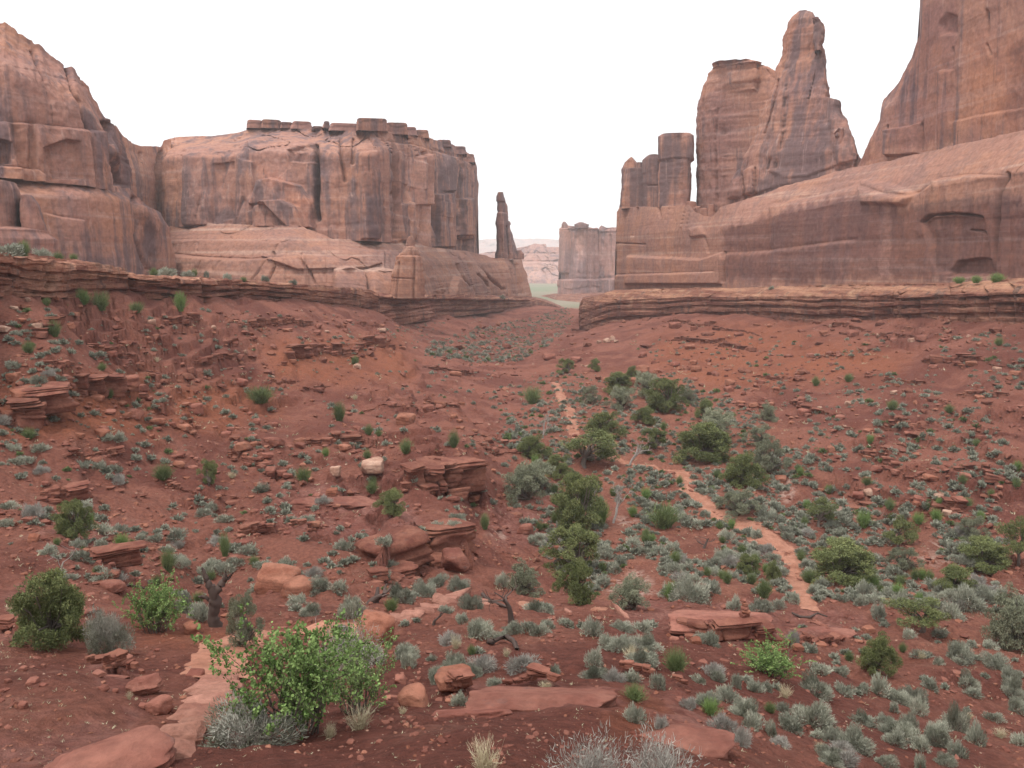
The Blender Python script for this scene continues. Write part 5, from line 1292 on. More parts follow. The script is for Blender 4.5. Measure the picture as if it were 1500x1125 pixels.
def tree_meshes(seed, mat, clumps=20, per=400, leaf=0.030, trunk_h=0.22, flat=1.0, wood=M['bark'], lean=0.0, open_=0.0):
    r = np.random.RandomState(seed)
    a = r.uniform(0, 6.28, clumps)
    z = r.uniform(trunk_h - 0.04, 0.88, clumps)
    zz_ = (z - trunk_h) / (0.9 - trunk_h)
    rr = 0.42 * np.sqrt(r.uniform(0.05, 1, clumps)) * (1.0 - 0.5 * zz_ ** 2) * (0.75 + 0.5 * np.abs(vn(np.cos(a) * 1.3 + seed, np.sin(a) * 1.3, 0, seed)) * 2)
    C = np.stack([rr * np.cos(a) + lean * z, rr * np.sin(a), z * flat], 1)
    out = []
    base = np.array([0.0, 0, -0.03])
    fork = np.array([0.04 * r.normal() + lean * 0.2, 0.04 * r.normal(), trunk_h * r.uniform(0.7, 1.0)])
    tw = [base, base * 0.5 + fork * 0.5 + r.normal(size=3) * 0.02, fork]
    v, f = tube(np.array([base, tw[1], fork]), [0.060, 0.048, 0.042], 7)
    out.append((v, f, 0.3))
    for c in C:
        m1 = fork + (c - fork) * 0.4 + r.normal(size=3) * 0.035 + [0, 0, 0.02]
        m2 = fork + (c - fork) * 0.72 + r.normal(size=3) * 0.03
        v, f = tube(np.array([fork, m1, m2, c]), [0.026, 0.017, 0.011, 0.005], 5)
        out.append((v, f, r.uniform(0.2, 0.9)))
    Vt, Ft, tt = join(out)
    ext = []
    for c in C:                                   # sprays beyond the main clumps, and gaps between them
        for q in range(2):
            ext.append(c + r.normal(size=3) * [0.075, 0.075, 0.06])
    L = []
    for c in list(C) + ext:
        R_ = 0.05 + 0.09 * r.uniform() ** 1.3
        n = int(per * r.uniform(0.5, 1.2) * (R_ / 0.13) ** 2)
        d = unit(r.normal(size=(n, 3)))
        k = r.uniform(0.25, 1.0, n) ** 0.5
        p = c + d * (k * R_)[:, None] * [1.1, 1.1, 0.8] * (1 + 0.35 * vn(d[:, 0] * 2.5 + seed, d[:, 1] * 2.5, d[:, 2] * 2.5, seed))[:, None]
        D = unit(d + r.normal(size=(n, 3)) * 0.6 + [0, 0, 0.3])
        v, f = blades(p, D, leaf * r.uniform(0.6, 1.3, n), leaf * 0.26, r, 0.5)
        L.append((v, f, np.repeat(np.clip(r.uniform(0.25, 0.75) + r.normal(size=n) * 0.2, 0, 1), 4)))
    Vc, Fc, tc = join(L)
    s = 1.0 / Vc[:, 2].max(); sx = 1.0 / (Vc[:, 0].max() - Vc[:, 0].min())
    for V in (Vt, Vc):
        V[:, 2] *= s; V[:, :2] *= sx
    return (mk("trunk", Vt, [Ft], wood, col={"tone": tt}, link=False), mk("crown", Vc, [Fc], mat, col={"tone": tc}, link=False, smooth=False))
def dead_mesh(name, seed, mat, depth=3, kids=3, length=0.5, rad=0.05, d0=(0.1, 0, 1), wig=0.5, stems=1, up=0.15):
    r = np.random.RandomState(seed)
    out, tips = [], []
    for i in range(stems):
        a = r.uniform(0, 6.28)
        sp = 0.0 if stems == 1 else 0.5
        branch((0, 0, -0.04), (d0[0] + sp * math.cos(a), d0[1] + sp * math.sin(a), d0[2]), length, rad, depth, r, out, tips, wig, kids, up)
    V, F, t = join(out)
    V[:, :2] /= (V[:, 0].max() - V[:, 0].min()); V[:, 2] /= V[:, 2].max()
    return mk(name, V, [F], mat, col={"tone": t}, link=False)

SAGE_N = [sage_mesh("sagebrush", 400 + i, 4600, M['sage'], 0.62, 0.0068, 0.085, 11, 0.5) for i in range(4)]
SAGE = [sage_mesh("sagebrush", 420 + i, 1300, M['sage'], 0.6, 0.013, 0.11, 7, 0.45) for i in range(6)]
SAGE_P = [sage_mesh("sagebrush", 440 + i, 1900, M['palebush'], 0.6, 0.007, 0.14, 7, 0.6) for i in range(3)]
SAGEWOOD = [wood_mesh("stem", 460 + i, M['sagewood']) for i in range(2)]
EPH = [strand_mesh("green_shrub", 480 + i, 420, M['ephedra'], 0.5 + 0.1 * i) for i in range(4)]
FRESH = [strand_mesh("green_shrub", 490 + i, 420, M['fresh'], 0.6) for i in range(2)]
TUFT = [strand_mesh("grass_tuft", 500 + i, 130, M['straw'], 0.55, 0.008) for i in range(2)]
JUN = [tree_meshes(520 + i, M['juniper'], 34 + 3 * i, 520, 0.026, 0.12 + 0.02 * (i % 3)) for i in range(5)]
JUNG = [tree_meshes(540 + i, M['greygreen'], 34, 420, 0.027, 0.11) for i in range(3)]
JUNX = [tree_meshes(560 + i, M['juniper'], 17, 400, 0.028, 0.30, 1.0, M['bark'], 0.15 * (-1) ** i) for i in range(3)]

PLACED = []
def sage(px, py, w, h=None, pale=False, near=None, label=None):
    P = hit(px, py); s = scale_at(P)
    h = h or w * R.uniform(0.55, 0.75)
    me = R.choice(SAGE_P) if pale else R.choice(SAGE_N) if w > 30 else R.choice(SAGE)
    o = inst("sagebrush", me, P, w * s * R.uniform(0.9, 1.1), w * s * R.uniform(0.85, 1.1), h * s * R.uniform(0.8, 1.0), R.uniform(0, 6.28), 0.06 * h * s)
    if w > 34:
        c = bpy.data.objects.new("stem", R.choice(SAGEWOOD)); COL.objects.link(c); c.parent = o
    PLACED.append((px, py, w))
    if label:
        tag(o, label, "sagebrush", "sagebrush on the red soil")
    else:
        sz = "small" if w < 15 else "mid-sized" if w < 28 else "large"
        sh = "low" if h < 0.55 * w else "upright" if h > 0.85 * w else "round"
        auto(o, "sagebrush", f"{sz} {sh} {'pale' if pale else 'grey-green'} sagebrush", "sagebrush", px, py, "sagebrush on the red soil")
    return o
def shrub(px, py, w, h, fresh=False, label=None):
    P = hit(px, py); s = scale_at(P)
    o = inst("green_shrub", R.choice(FRESH if fresh else EPH), P, w * s * 1.15, w * s * 1.15, h * s * 1.2, R.uniform(0, 6.28), 0.02)
    PLACED.append((px, py, w))
    if label:
        tag(o, label, "shrub", "green shrubs on the slopes")
    else:
        sz = "small" if w < 16 else "mid-sized" if w < 28 else "large"
        auto(o, "shrub", f"{sz} {'bright green' if fresh else 'dull green'} shrub", "shrub", px, py, "green shrubs on the slopes")
def tree(px, py, w, h, kind, var, label, name="juniper_tree"):
    P = hit(px, py); s = scale_at(P)
    o = empty(name, P, label, "juniper" if "juniper" in name else "bush", "junipers in the valley")
    o.rotation_euler = (0, 0, R.uniform(-0.5, 0.5))
    for me, nm in zip(kind[var % len(kind)], ("trunk", "crown")):
        c = bpy.data.objects.new(nm, me); COL.objects.link(c); c.parent = o
    gk = 1.02 if py < 760 and 760 < px < 1180 else 1.0
    o.scale = (w * s * 1.02 * gk, w * s * 1.02 * gk, h * s * 1.12 * gk)
    o.location.z -= 0.03
    PLACED.append((px, py, w * 0.8))
    return o
def dead(px, py, w, h, me, label, name="dead_tree", cat="dead tree", rz=0.0):
    P = hit(px, py); s = scale_at(P)
    o = inst(name, me, P, w * s, w * s, h * s * 1.1, rz, 0.0)
    tag(o, label, cat)
    return o

for a in [(842, 838, 92, 66, JUN, 0, "upper of the twin-crowned junipers, dense dark green, centre of the valley"), (846, 884, 66, 64, JUN, 1, "lower of the twin-crowned junipers, standing nearest the trail slabs"), (850, 772, 88, 76, JUN, 2, "tall round juniper behind the twin-crowned pair"),
          (855, 684, 92, 52, JUNX, 0, "broad flat-crowned juniper in mid-valley with a dark crooked trunk"), (883, 641, 66, 36, JUN, 3, "wide low juniper behind the broad flat-crowned one"), (1030, 676, 84, 54, JUN, 4, "dark spreading juniper left of the valley pair"), (1050, 642, 62, 38, JUNG, 0, "grey-green juniper above the dark spreading one"),
          (1034, 616, 34, 30, JUN, 1, "small dark juniper at the top of the right-hand group"), (1085, 714, 76, 48, JUN, 3, "bright left tree of the pair of valley junipers"), (1124, 692, 62, 46, JUNG, 1, "greyer right tree of the pair of valley junipers"), (975, 602, 64, 44, JUN, 2, "dense juniper beyond the trail at the valley head"),
          (1126, 616, 30, 27, JUNG, 2, "lone round juniper on the foot of the right slope"), (830, 546, 28, 20, JUN, 0, "far small juniper left of its twin at the valley head"), (872, 544, 20, 18, JUN, 1, "far small juniper right of its twin at the valley head"), (905, 574, 44, 28, JUN, 4, "rounded juniper right of the trail's upper end"),
          (946, 582, 44, 34, JUNG, 0, "greyish juniper between the orange boulder and the dense juniper"), (864, 592, 34, 26, JUNG, 1, "little grey juniper beside the upper trail"), (1350, 924, 92, 50, JUNX, 1, "gnarled two-toned juniper spreading low over sagebrush on the right"), (1283, 984, 72, 54, JUN, 3, "round olive juniper standing alone on bare soil at lower right"),
          (1315, 805, 52, 52, JUNX, 2, "slender open juniper on the flat at right"), (1200, 772, 46, 42, JUNX, 0, "small umbrella-shaped juniper near the white wash"), (1490, 832, 56, 76, JUNX, 1, "ragged juniper cut by the right edge"), (112, 788, 58, 54, JUN, 2, "left juniper with a bare limb on open red soil"),
          (76, 948, 104, 112, JUN, 4, "big juniper on the left with bleached twigs, beside bare soil"), (770, 868, 58, 48, JUNG, 2, "grey-green juniper just behind the dead tree by the steps"), (926, 893, 66, 44, JUNG, 0, "sprawling grey juniper over the pale rocks below the trail"), (575, 753, 50, 36, JUN, 1, "bushy juniper on the bench left of the layered outcrop"),
          (306, 710, 32, 36, JUN, 0, "upright green juniper at the left foot of the rock pile"), (1080, 754, 68, 36, JUNG, 1, "low wide juniper right of the trail bend"), (1096, 840, 40, 28, JUN, 2, "left of two small junipers beside the lower trail"), (1130, 849, 28, 28, JUN, 3, "right of two small junipers beside the lower trail"),
          (1050, 660, 40, 30, JUN, 0, "dark juniper tucked behind the spreading one"), (1008, 590, 30, 24, JUNG, 2, "small grey juniper right of the dense one at the valley head"), (925, 555, 24, 18, JUN, 3, "farthest dark juniper under the orange boulders"), (356, 948, 60, 82, JUNG, 1, "leaning grey-green small tree left of the big leafy bush"), (1485, 950, 84, 90, JUNG, 2, "right-edge grey bush, tall and dense"), (910, 600, 46, 30, JUNG, 0, "grey juniper left of the dense one, beside the trail")]:
    tree(*a)

for a in [(990, 982, 46, 38, False, "dark spiky shrub beside the shaded hollow"), (880, 766, 36, 32, True, "fresh green shrub hugging the tall round juniper"),
          (972, 772, 62, 36, False, "broad grey-green shrub below the trail bend"), (240, 702, 36, 26, False, None), (445, 706, 30, 22, False, None), (595, 664, 28, 22, False, "lone green shrub on the slope above the layered outcrop"), (497, 617, 24, 28, False, None), (382, 590, 50, 24, False, None), (122, 446, 26, 22, True, None),
          (148, 455, 30, 28, False, "dark upper-slope shrub under the left ledge"), (200, 458, 26, 16, False, None), (265, 456, 24, 28, True, None), (80, 493, 26, 24, False, None), (42, 517, 24, 18, False, None), (42, 643, 28, 18, False, None), (1307, 600, 22, 15, False, "lone green shrub in the middle of the right slope"), (1243, 559, 18, 12, False, None), (1463, 506, 16, 14, False, None),
          (1275, 650, 16, 14, True, None), (330, 815, 20, 36, False, None), (247, 838, 26, 36, False, None), (710, 775, 18, 24, False, None), (720, 728, 0, 0, False, None), (545, 722, 26, 20, False, None), (930, 1025, 46, 24, False, None), (1040, 1045, 36, 24, True, None), (985, 880, 36, 30, True, None), (1270, 710, 20, 14, False, None), (1195, 565, 16, 14, False, None), (520, 535, 16, 14, False, None), (540, 637, 18, 16, False, None),
          (665, 655, 22, 28, False, None), (700, 700, 20, 16, False, None), (1490, 690, 18, 16, True, None), (780, 592, 34, 26, False, None), (1390, 605, 18, 14, False, None), (35, 366, 22, 14, False, None), (1345, 768, 24, 18, True, None), (1442, 815, 40, 26, True, None), (870, 870, 0, 0, False, None), (1265, 772, 30, 24, True, None)]:
    if a[2]: shrub(*a)

# dead wood
DW = [dead_mesh("dead_tree", 600 + i, M['darkwood'], 2, 3, 0.6, 0.06, (0.15, 0, 1), 0.55) for i in range(3)]
DB = [dead_mesh("dead_tree", 610 + i, M['deadwood'], 3, 3, 0.55, 0.03, (0.2, 0, 1), 0.4) for i in range(2)]
def snag():
    r = np.random.RandomState(640)
    out = []
    for pts, rad in [([(0, 0, -0.05), (-0.05, 0, 0.2), (0.02, 0.01, 0.42), (0.0, 0, 0.62)], [0.17, 0.14, 0.15, 0.12]), ([(0.0, 0, 0.58), (-0.12, 0, 0.72), (-0.16, 0, 0.84), (-0.26, 0, 1.0)], [0.09, 0.07, 0.05, 0.02]),
                     ([(0.02, 0, 0.56), (0.16, 0, 0.68), (0.28, 0.02, 0.78), (0.33, 0, 0.93)], [0.09, 0.08, 0.06, 0.02]), ([(-0.03, 0, 0.4), (-0.2, 0, 0.5), (-0.38, 0, 0.52)], [0.045, 0.03, 0.012]), ([(0.3, 0, 0.8), (0.42, 0, 0.84), (0.5, 0, 0.92)], [0.03, 0.02, 0.008])]:
        P = np.array(pts); q = np.linspace(0, 1, 14); o = np.linspace(0, 1, len(P))
        P = np.stack([np.interp(q, o, P[:, k]) for k in range(3)], 1) + r.normal(size=(14, 3)) * [0.012, 0.012, 0]
        v, f = tube(P, np.interp(q, o, rad) * r.uniform(0.85, 1.15, 14), 9)
        out.append((v + r.normal(size=v.shape) * 0.008, f, r.uniform(0.1, 0.6)))
    V, F, t = join(out)
    return mk("dead_tree", V, [F], M['darkwood'], col={"tone": t}, link=False)
dead(316, 918, 58, 82, snag(), "dark dead trunk, split and leafless, above the near stone steps", "dead_tree", "dead tree")
dead(748, 912, 56, 62, DW[1], "dead tree by the steps, dark with bare spreading branches")
dead(922, 682, 34, 42, DB[1], "grey leafless tree leaning beside the broad flat-crowned juniper")
dead(898, 766, 36, 56, dead_mesh("dead_tree", 641, M['deadwood'], 4, 3, 0.5, 0.03, (0.1, 0, 1), 0.4), "fuzzy grey dead shrub right of the tall round juniper", "dead_shrub", "dead shrub")
dead(795, 642, 34, 36, dead_mesh("dead_tree", 642, M['deadwood'], 4, 3, 0.5, 0.03, (0.0, 0, 1), 0.4), "grey bare shrub left of the upper trail", "dead_shrub", "dead shrub")
dead(82, 868, 44, 72, dead_mesh("dead_tree", 643, M['deadwood'], 2, 2, 0.7, 0.025, (0.2, 0, 1), 0.35), "bleached bare limbs sticking up behind the big juniper on the left", "dead_tree", "dead tree")
dead(1030, 803, 34, 24, DW[0], "low dark dead shrub among sagebrush below the trail bend", "dead_shrub", "dead shrub")
dead(635, 915, 30, 24, DW[2], "dark broken stump just below the pale pink steps", "dead_stump", "stump")
dead(545, 884, 40, 26, dead_mesh("dead_stump", 644, M['darkwood'], 1, 4, 0.5, 0.09, (0.3, 0, 0.8), 0.5), "black jagged stump left of the pale pink steps", "dead_stump", "stump")
dead(466, 960, 30, 56, dead_mesh("dead_tree", 645, M['deadwood'], 2, 3, 0.7, 0.014, (0.1, 0, 1), 0.3), "bleached upright twigs rising from behind the big leafy bush", "dead_shrub", "dead twigs")
def log(name, pts, rads, mat, label, cat, lift=0.0):
    P = np.array([hit(*p) for p in pts]); s = scale_at(P[0])
    for k in range(len(P)):
        P[k, 2] += rads[k] * s * 0.8 + (lift[k] * s if lift else 0)
    V, F, t = join([(*tube(P, np.array(rads) * s, 8), 0.4)])
    V = V + 0.15 * s * rads[0] * NR.normal(size=V.shape)
    return tag(mk(name, V, [F], mat, origin=hit(*pts[0]), col={"tone": t}), label, cat)
log("fallen_log", [(716, 942), (722, 946), (732, 942), (742, 941), (752, 946), (757, 953)], [3.5, 3.2, 2.8, 3.4, 3.4, 2.2], M['darkwood'], "fallen dark log, arched, on red soil below the dead tree", "log", [0, 3, 5, 6, 4, 0])
log("fallen_log", [(1160, 902), (1172, 905), (1185, 906), (1198, 900), (1212, 904)], [1.6, 1.8, 1.8, 1.4, 0.9], M['darkwood'], "thin dark fallen branch at the trail foot", "branch", [3, 0, 0, 1, 0])
log("fallen_log", [(172, 864), (190, 860), (208, 862), (222, 866)], [1.6, 1.8, 1.5, 0.9], M['darkwood'], "thin brown fallen branch right of the dark red block", "branch", [0, 2, 1, 0])
log("fallen_log", [(706, 872), (718, 884), (734, 890), (748, 892)], [2.6, 2.4, 2.0, 1.2], M['darkwood'], "dark fallen limb lying at the foot of the dead tree", "branch", [0, 1, 2, 0])

# the big leafy bush in the foreground, its grey neighbours and grasses
def leafy(name, seed, mat, nst, nleaf, leaf, spread, wood):
    r = np.random.RandomState(seed)
    out, tips = [], []
    for i in range(nst):
        a = r.uniform(0, 6.28)
        b = np.array([math.cos(a), math.sin(a), 0]) * r.uniform(0, 0.22)
        branch(b, (math.cos(a) * spread * r.uniform(0.2, 1.1), math.sin(a) * spread * r.uniform(0.2, 1.1), 1.0), r.uniform(0.35, 0.72), 0.012, 2, r, out, tips, 0.4, 3, 0.2, 0.0015)
    Vt, Ft, tt = join(out)
    segs = [o[0] for o in out]
    L = []
    for v, f, t in out:
        m = max(3, int(nleaf / len(out)))
        p = v[r.randint(len(v) // 3, len(v), m)]
        d = unit(r.normal(size=(m, 3)) + [0, 0, 0.5])
        L.append((p + r.normal(size=(m, 3)) * 0.012, d, np.full(m, r.uniform(0.2, 0.8))))
    P = np.concatenate([l[0] for l in L]); D = np.concatenate([l[1] for l in L]); tn = np.concatenate([l[2] for l in L])
    n = len(P)
    S = unit(np.cross(D, r.normal(size=(n, 3))))
    l = leaf * r.uniform(0.6, 1.25, n)[:, None]
    up = np.cross(S, D) * l * 0.15
    ring = [P, P + D * l * 0.35 + S * l * 0.5, P + D * l * 0.85 + S * l * 0.38 + up, P + D * l * 1.05 + up, P + D * l * 0.85 - S * l * 0.38 + up, P + D * l * 0.35 - S * l * 0.5]
    V = np.stack(ring, 1).reshape(-1, 3)
    F = np.arange(6 * n).reshape(n, 6)
    ton = np.repeat(np.clip(tn + r.normal(size=n) * 0.22, 0, 1), 6)
    s = 1 / np.percentile(V[:, 2], 98.5); sx = 1 / (np.percentile(V[:, 0], 96) - np.percentile(V[:, 0], 4))
    for A in (V, Vt):
        A[:, 2] *= s; A[:, :2] *= sx
    return mk("stem", Vt, [Ft], wood, col={"tone": tt}, link=False), mk("foliage", V, [F], mat, col={"tone": ton}, link=False, smooth=False)
def bush(name, px, py, w, h, parts, names, label, cat, rz=0.0, dy=0.0):
    P = hit(px, py); s = scale_at(P)
    P = P + np.array([0, dy, 0]); P[2] = ground_z(P[0], P[1])
    o = empty(name, P, label, cat)
    for me, nm in zip(parts, names):
        c = bpy.data.objects.new(nm, me); COL.objects.link(c); c.parent = o
    o.scale = (w * s, w * s, h * s * 1.1)
    o.rotation_euler = (0, 0, rz)
    PLACED.append((px, py, w * 0.9))
    return o
LB = leafy("leafy_bush", 700, M['fresh'], 26, 10500, 0.026, 0.55, M['bark'])
bush("leafy_bush", 446, 1074, 146, 152, LB, ("stem", "foliage"), "big leafy bush with round fresh green leaves, in the left foreground", "bush")
LB2 = leafy("leafy_bush", 704, M['fresh2'], 22, 7000, 0.022, 0.5, M['bark'])
bush("leafy_bush", 522, 1045, 84, 112, LB2, ("stem", "foliage"), "finer-leaved green bush merging into the right side of the big leafy bush", "bush")
def twiggy(seed, mat, nst, depth, rad, kids, spread=0.9):
    r = np.random.RandomState(seed)
    out, tips = [], []
    for i in range(nst):
        a = r.uniform(0, 6.28)
        b = np.array([math.cos(a), math.sin(a), 0]) * r.uniform(0, 0.3)
        branch(b, (math.cos(a) * spread * r.uniform(0, 1), math.sin(a) * spread * r.uniform(0, 1), 1.0), r.uniform(0.45, 0.8), rad, depth, r, out, tips, 0.35, kids, 0.25, 0.0025)
    V, F, t = join(out)
    V[:, 2] /= V[:, 2].max(); V[:, :2] /= (V[:, 0].max() - V[:, 0].min())
    return mk("twigs", V, [F], mat, col={"tone": t}, link=False)
TW1, TW2 = twiggy(720, M['palebush'], 34, 3, 0.0055, 4), twiggy(721, M['palebush'], 30, 3, 0.005, 4)
FG = sage_mesh("foliage", 730, 7500, M['sagegrey'], 0.6, 0.0045, 0.05, 13, 0.7)
FG2 = sage_mesh("foliage", 731, 1500, M['palebush'], 0.6, 0.004, 0.06, 11, 0.8)
bush("leafy_bush", 228, 926, 66, 68, LB, ("stem", "foliage"), "leafy bright green shrub between the big left juniper and the dead trunk", "bush", 2.2)
bush("leafy_bush", 1130, 990, 70, 38, LB, ("stem", "foliage"), "vivid green bush on the red bank right of the cairn", "bush", 4.0)
bush("twig_bush", 366, 1092, 128, 48, (twiggy(722, M['sagewood'], 34, 2, 0.006, 4), FG), ("twigs", "foliage"), "grey brushy bush at the foot of the big leafy bush, by the steps", "bush")
bush("twig_bush", 508, 985, 84, 66, (TW2, FG2), ("twigs", "foliage"), "pale grey twiggy bush showing behind the finer-leaved green bush", "bush")
bush("twig_bush", 868, 1165, 116, 80, (TW1, FG2), ("twigs", "foliage"), "left pale twig bush at the bottom edge, bleached and bare", "bush")
bush("twig_bush", 968, 1170, 116, 84, (TW2, FG2), ("twigs", "foliage"), "right pale twig bush at the bottom edge, bleached and bare", "bush", 1.3)
bush("twig_bush", 160, 955, 56, 58, (TW1, FG), ("twigs", "foliage"), "round grey twiggy bush right of the big juniper on the left", "bush", 2.0)
def tuft(px, py, w, h, label=None):
    P = hit(px, py); s = scale_at(P)
    o = inst("grass_tuft", R.choice(TUFT), P, w * s * 1.1, w * s * 1.1, h * s * 1.15, R.uniform(0, 6))
    PLACED.append((px, py, w))
    if label: tag(o, label, "grass", "dry grass tufts")
    else: auto(o, "grass", "pale dry grass tuft", "grass", px, py, "dry grass tufts")
tuft(527, 1068, 56, 38, "largest pale dry grass tuft, at the right foot of the leafy bushes")
tuft(710, 1135, 70, 60, "sparse tall dry grass stalks at the bottom edge")
for a in [(484, 1080, 30, 22), (20, 900, 28, 20), (668, 950, 22, 22), (1465, 1080, 28, 14), (1350, 965, 16, 12), (925, 955, 14, 12), (945, 958, 12, 10), (800, 1010, 30, 14), (745, 1022, 30, 14), (1150, 1022, 26, 22), (742, 962, 16, 14), (1420, 1052, 16, 10), (1235, 1110, 18, 12), (1200, 1098, 20, 12), (190, 1025, 14, 14), (340, 700, 20, 10), (590, 1046, 16, 12), (520, 585, 14, 8), (230, 530, 14, 8)]:
    tuft(*a)
tag(inst("flowering_plant", TUFT[0], hit(925, 965), 0.5, 0.5, 0.25), "low pale yellow flowering plant on the bank above the shaded hollow", "plant")

# ------------------------------------------------------------------ sagebrush
for a in [(868, 930, 32, 30), (942, 926, 30, 20), (890, 948, 28, 20), (870, 976, 24, 34), (1038, 944, 40, 22), (930, 1058, 30, 30), (925, 998, 28, 18), (966, 1008, 28, 30), (968, 1068, 24, 24, True), (1010, 1038, 28, 22, True), (1060, 1070, 44, 30, True), (1052, 998, 24, 20), (1080, 1008, 20, 26), (1066, 1028, 34, 24), (1102, 1068, 34, 26), (1130, 1078, 30, 24),
          (1085, 1092, 34, 30, True), (1122, 1012, 24, 18), (1195, 1016, 56, 30), (1236, 1016, 32, 18), (1146, 1042, 20, 16), (1190, 1062, 66, 44), (1160, 1072, 34, 24), (1216, 1088, 28, 26), (1160, 944, 22, 28, True), (1230, 988, 32, 16), (1262, 1012, 26, 14), (1286, 1016, 36, 28), (1265, 1060, 38, 20), (1332, 934, 24, 16), (1376, 932, 26, 16), (1405, 964, 48, 26), (1350, 962, 34, 12),
          (1375, 973, 18, 14), (1448, 950, 30, 14), (1458, 977, 40, 20), (1476, 998, 30, 22), (1420, 1006, 38, 26), (1335, 1032, 48, 36), (1310, 1042, 22, 16), (1346, 1046, 26, 26), (1310, 1090, 36, 28), (1330, 1072, 38, 34), (1370, 1090, 44, 32), (1348, 1098, 30, 22), (1402, 1108, 36, 26), (1400, 1068, 46, 42), (1428, 1088, 36, 30), (1348, 1126, 28, 26), (1482, 1018, 40, 32), (1490, 1042, 40, 20),
          (145, 930, 34, 30), (270, 898, 34, 26), (294, 908, 30, 28), (666, 986, 40, 34), (690, 992, 34, 24), (598, 978, 26, 26), (588, 880, 44, 30), (620, 872, 36, 22), (690, 892, 34, 28), (466, 866, 36, 24), (496, 866, 26, 18), (436, 886, 32, 18), (515, 902, 38, 28), (672, 1034, 26, 22), (702, 932, 44, 26), (676, 912, 22, 14), (750, 926, 34, 18), (790, 928, 28, 20), (725, 1004, 28, 10), (790, 896, 44, 22), (812, 988, 20, 16),
          (640, 858, 34, 16), (672, 862, 36, 18), (735, 858, 22, 20), (632, 968, 14, 10), (1010, 878, 60, 34), (980, 872, 30, 20), (1040, 870, 30, 20), (1075, 892, 24, 20), (1115, 895, 36, 16), (1140, 890, 22, 16), (1165, 882, 22, 16), (1190, 870, 22, 16), (1260, 886, 24, 16), (1285, 905, 28, 20), (1320, 890, 34, 26), (1420, 890, 50, 36), (1395, 905, 36, 22), (1445, 880, 36, 20), (220, 990, 0, 0), (60, 660, 24, 14), (40, 678, 22, 12), (120, 685, 20, 12), (145, 688, 22, 14), (170, 692, 22, 14), (10, 745, 28, 14), (8, 770, 22, 14), (205, 790, 20, 10), (290, 902, 22, 20),
          (150, 800, 20, 14), (230, 725, 0, 0)]:
    if a[2]:
        sage(a[0], a[1], a[2] * (0.8 if a[1] > 900 and a[0] > 1000 else 0.92), a[3], len(a) > 4)
for (x, y) in scatter_px([(800, 545), (990, 548), (1130, 620), (1170, 690), (1060, 720), (880, 690), (810, 640)], 9, 63, 34) + scatter_px([(1160, 720), (1500, 800), (1500, 900), (1200, 860)], 5, 64, 50) + scatter_px([(740, 620), (830, 700), (820, 800), (760, 760)], 4, 65, 30):
    if float(dline(np.array([x]), np.array([y]), [(p[0], p[1]) for p in TRAIL])[0]) < 14 or any(abs(x - a) < 0.45 * c and abs(y - b) < 0.3 * c for a, b, c in PLACED):
        continue
    w = (4.2 / scale_at(hit(x, y))) * R.uniform(0.5, 1.0)
    g = R.random() < 0.35
    tree(x, y, w, w * R.uniform(0.55, 0.8), JUNG if g else JUN, R.randrange(5), None)
    auto([o for o in bpy.data.objects if o.name.startswith("juniper_tree") and "label" not in o][-1], "juniper", "greyish juniper bush" if g else "dark green juniper bush", "juniper", x, y, "junipers in the valley")
n_hand = len([o for o in bpy.data.objects if o.name.startswith("sagebrush")])
TP = [(p[0], p[1]) for p in TRAIL]
def free(x, y, w, f=0.44):
    if float(dline(np.array([x]), np.array([y]), TP)[0]) < 2.5 + max(0, y - 580) * 0.036:
        return False
    return all((x - a) ** 2 + ((y - b) * 1.7) ** 2 > (f * (w + c) * 0.5) ** 2 + 4 for a, b, c in PLACED)
cand = []
RS = random.Random(77)
for poly, n, lo, hi, clus, gfrac in [
    ([(775, 545), (1000, 548), (1130, 605), (1250, 720), (1400, 770), (1500, 800), (1500, 900), (1180, 880), (960, 880), (860, 870), (780, 800), (735, 700), (725, 620)], 1600, 0.38, 1.2, -0.25, 0.12),
    ([(775, 548), (1000, 550), (1120, 610), (1160, 700), (1000, 690), (900, 740), (800, 760), (760, 660)], 300, 0.45, 1.05, -1, 0.22),
    ([(1180, 900), (1500, 890), (1500, 1125), (1120, 1125), (1000, 1000)], 60, 0.25, 0.6, -1, 0.03), ([(0, 440), (560, 465), (760, 560), (730, 760), (560, 850), (100, 850), (0, 800)], 900, 0.18, 0.95, -0.3, 0.12),
    ([(860, 500), (1500, 485), (1500, 780), (1280, 740), (1130, 605), (1000, 540)], 800, 0.2, 1.1, -0.3, 0.10), ([(630, 505), (700, 480), (770, 468), (832, 450), (842, 470), (810, 502), (760, 530), (700, 532), (620, 522)], 650, 0.6, 1.8, -1, 0.10), ([(100, 850), (560, 850), (700, 900), (960, 900), (1000, 1000), (600, 1000), (380, 900)], 46, 0.25, 0.7, -1, 0.08),
    ([(560, 480), (760, 455), (640, 500), (560, 530)], 60, 0.4, 1.1, -0.2, 0.1), ([(720, 560), (790, 560), (770, 660), (730, 700)], 40, 0.4, 1.1, -1, 0.1)]:
    xs = [p[0] for p in poly]; ys = [p[1] for p in poly]
    k = tries = 0
    while k < n and tries < n * 30:
        tries += 1
        x, y = RS.uniform(min(xs), max(xs)), RS.uniform(min(ys), max(ys))
        if inpoly(np.array([x]), np.array([y]), poly, 0.01)[0] < 0.5 or float(vn(x / 45, y / 28, 0, 71)) < clus:
            continue
        P = hit(x, y)
        if P[1] > 620: continue
        wm = lo + (hi - lo) * RS.random() ** 1.7
        w = wm / scale_at(P)
        if w < 1.8 or not free(x, y, w, 0.36 if y < 545 else 0.44):
            continue
        PLACED.append((x, y, w)); k += 1
        cand.append((w, x, y, RS.random() < gfrac, RS.random() < 0.12))
cand.sort(reverse=True)
small, ns, ng = [], n_hand, 0
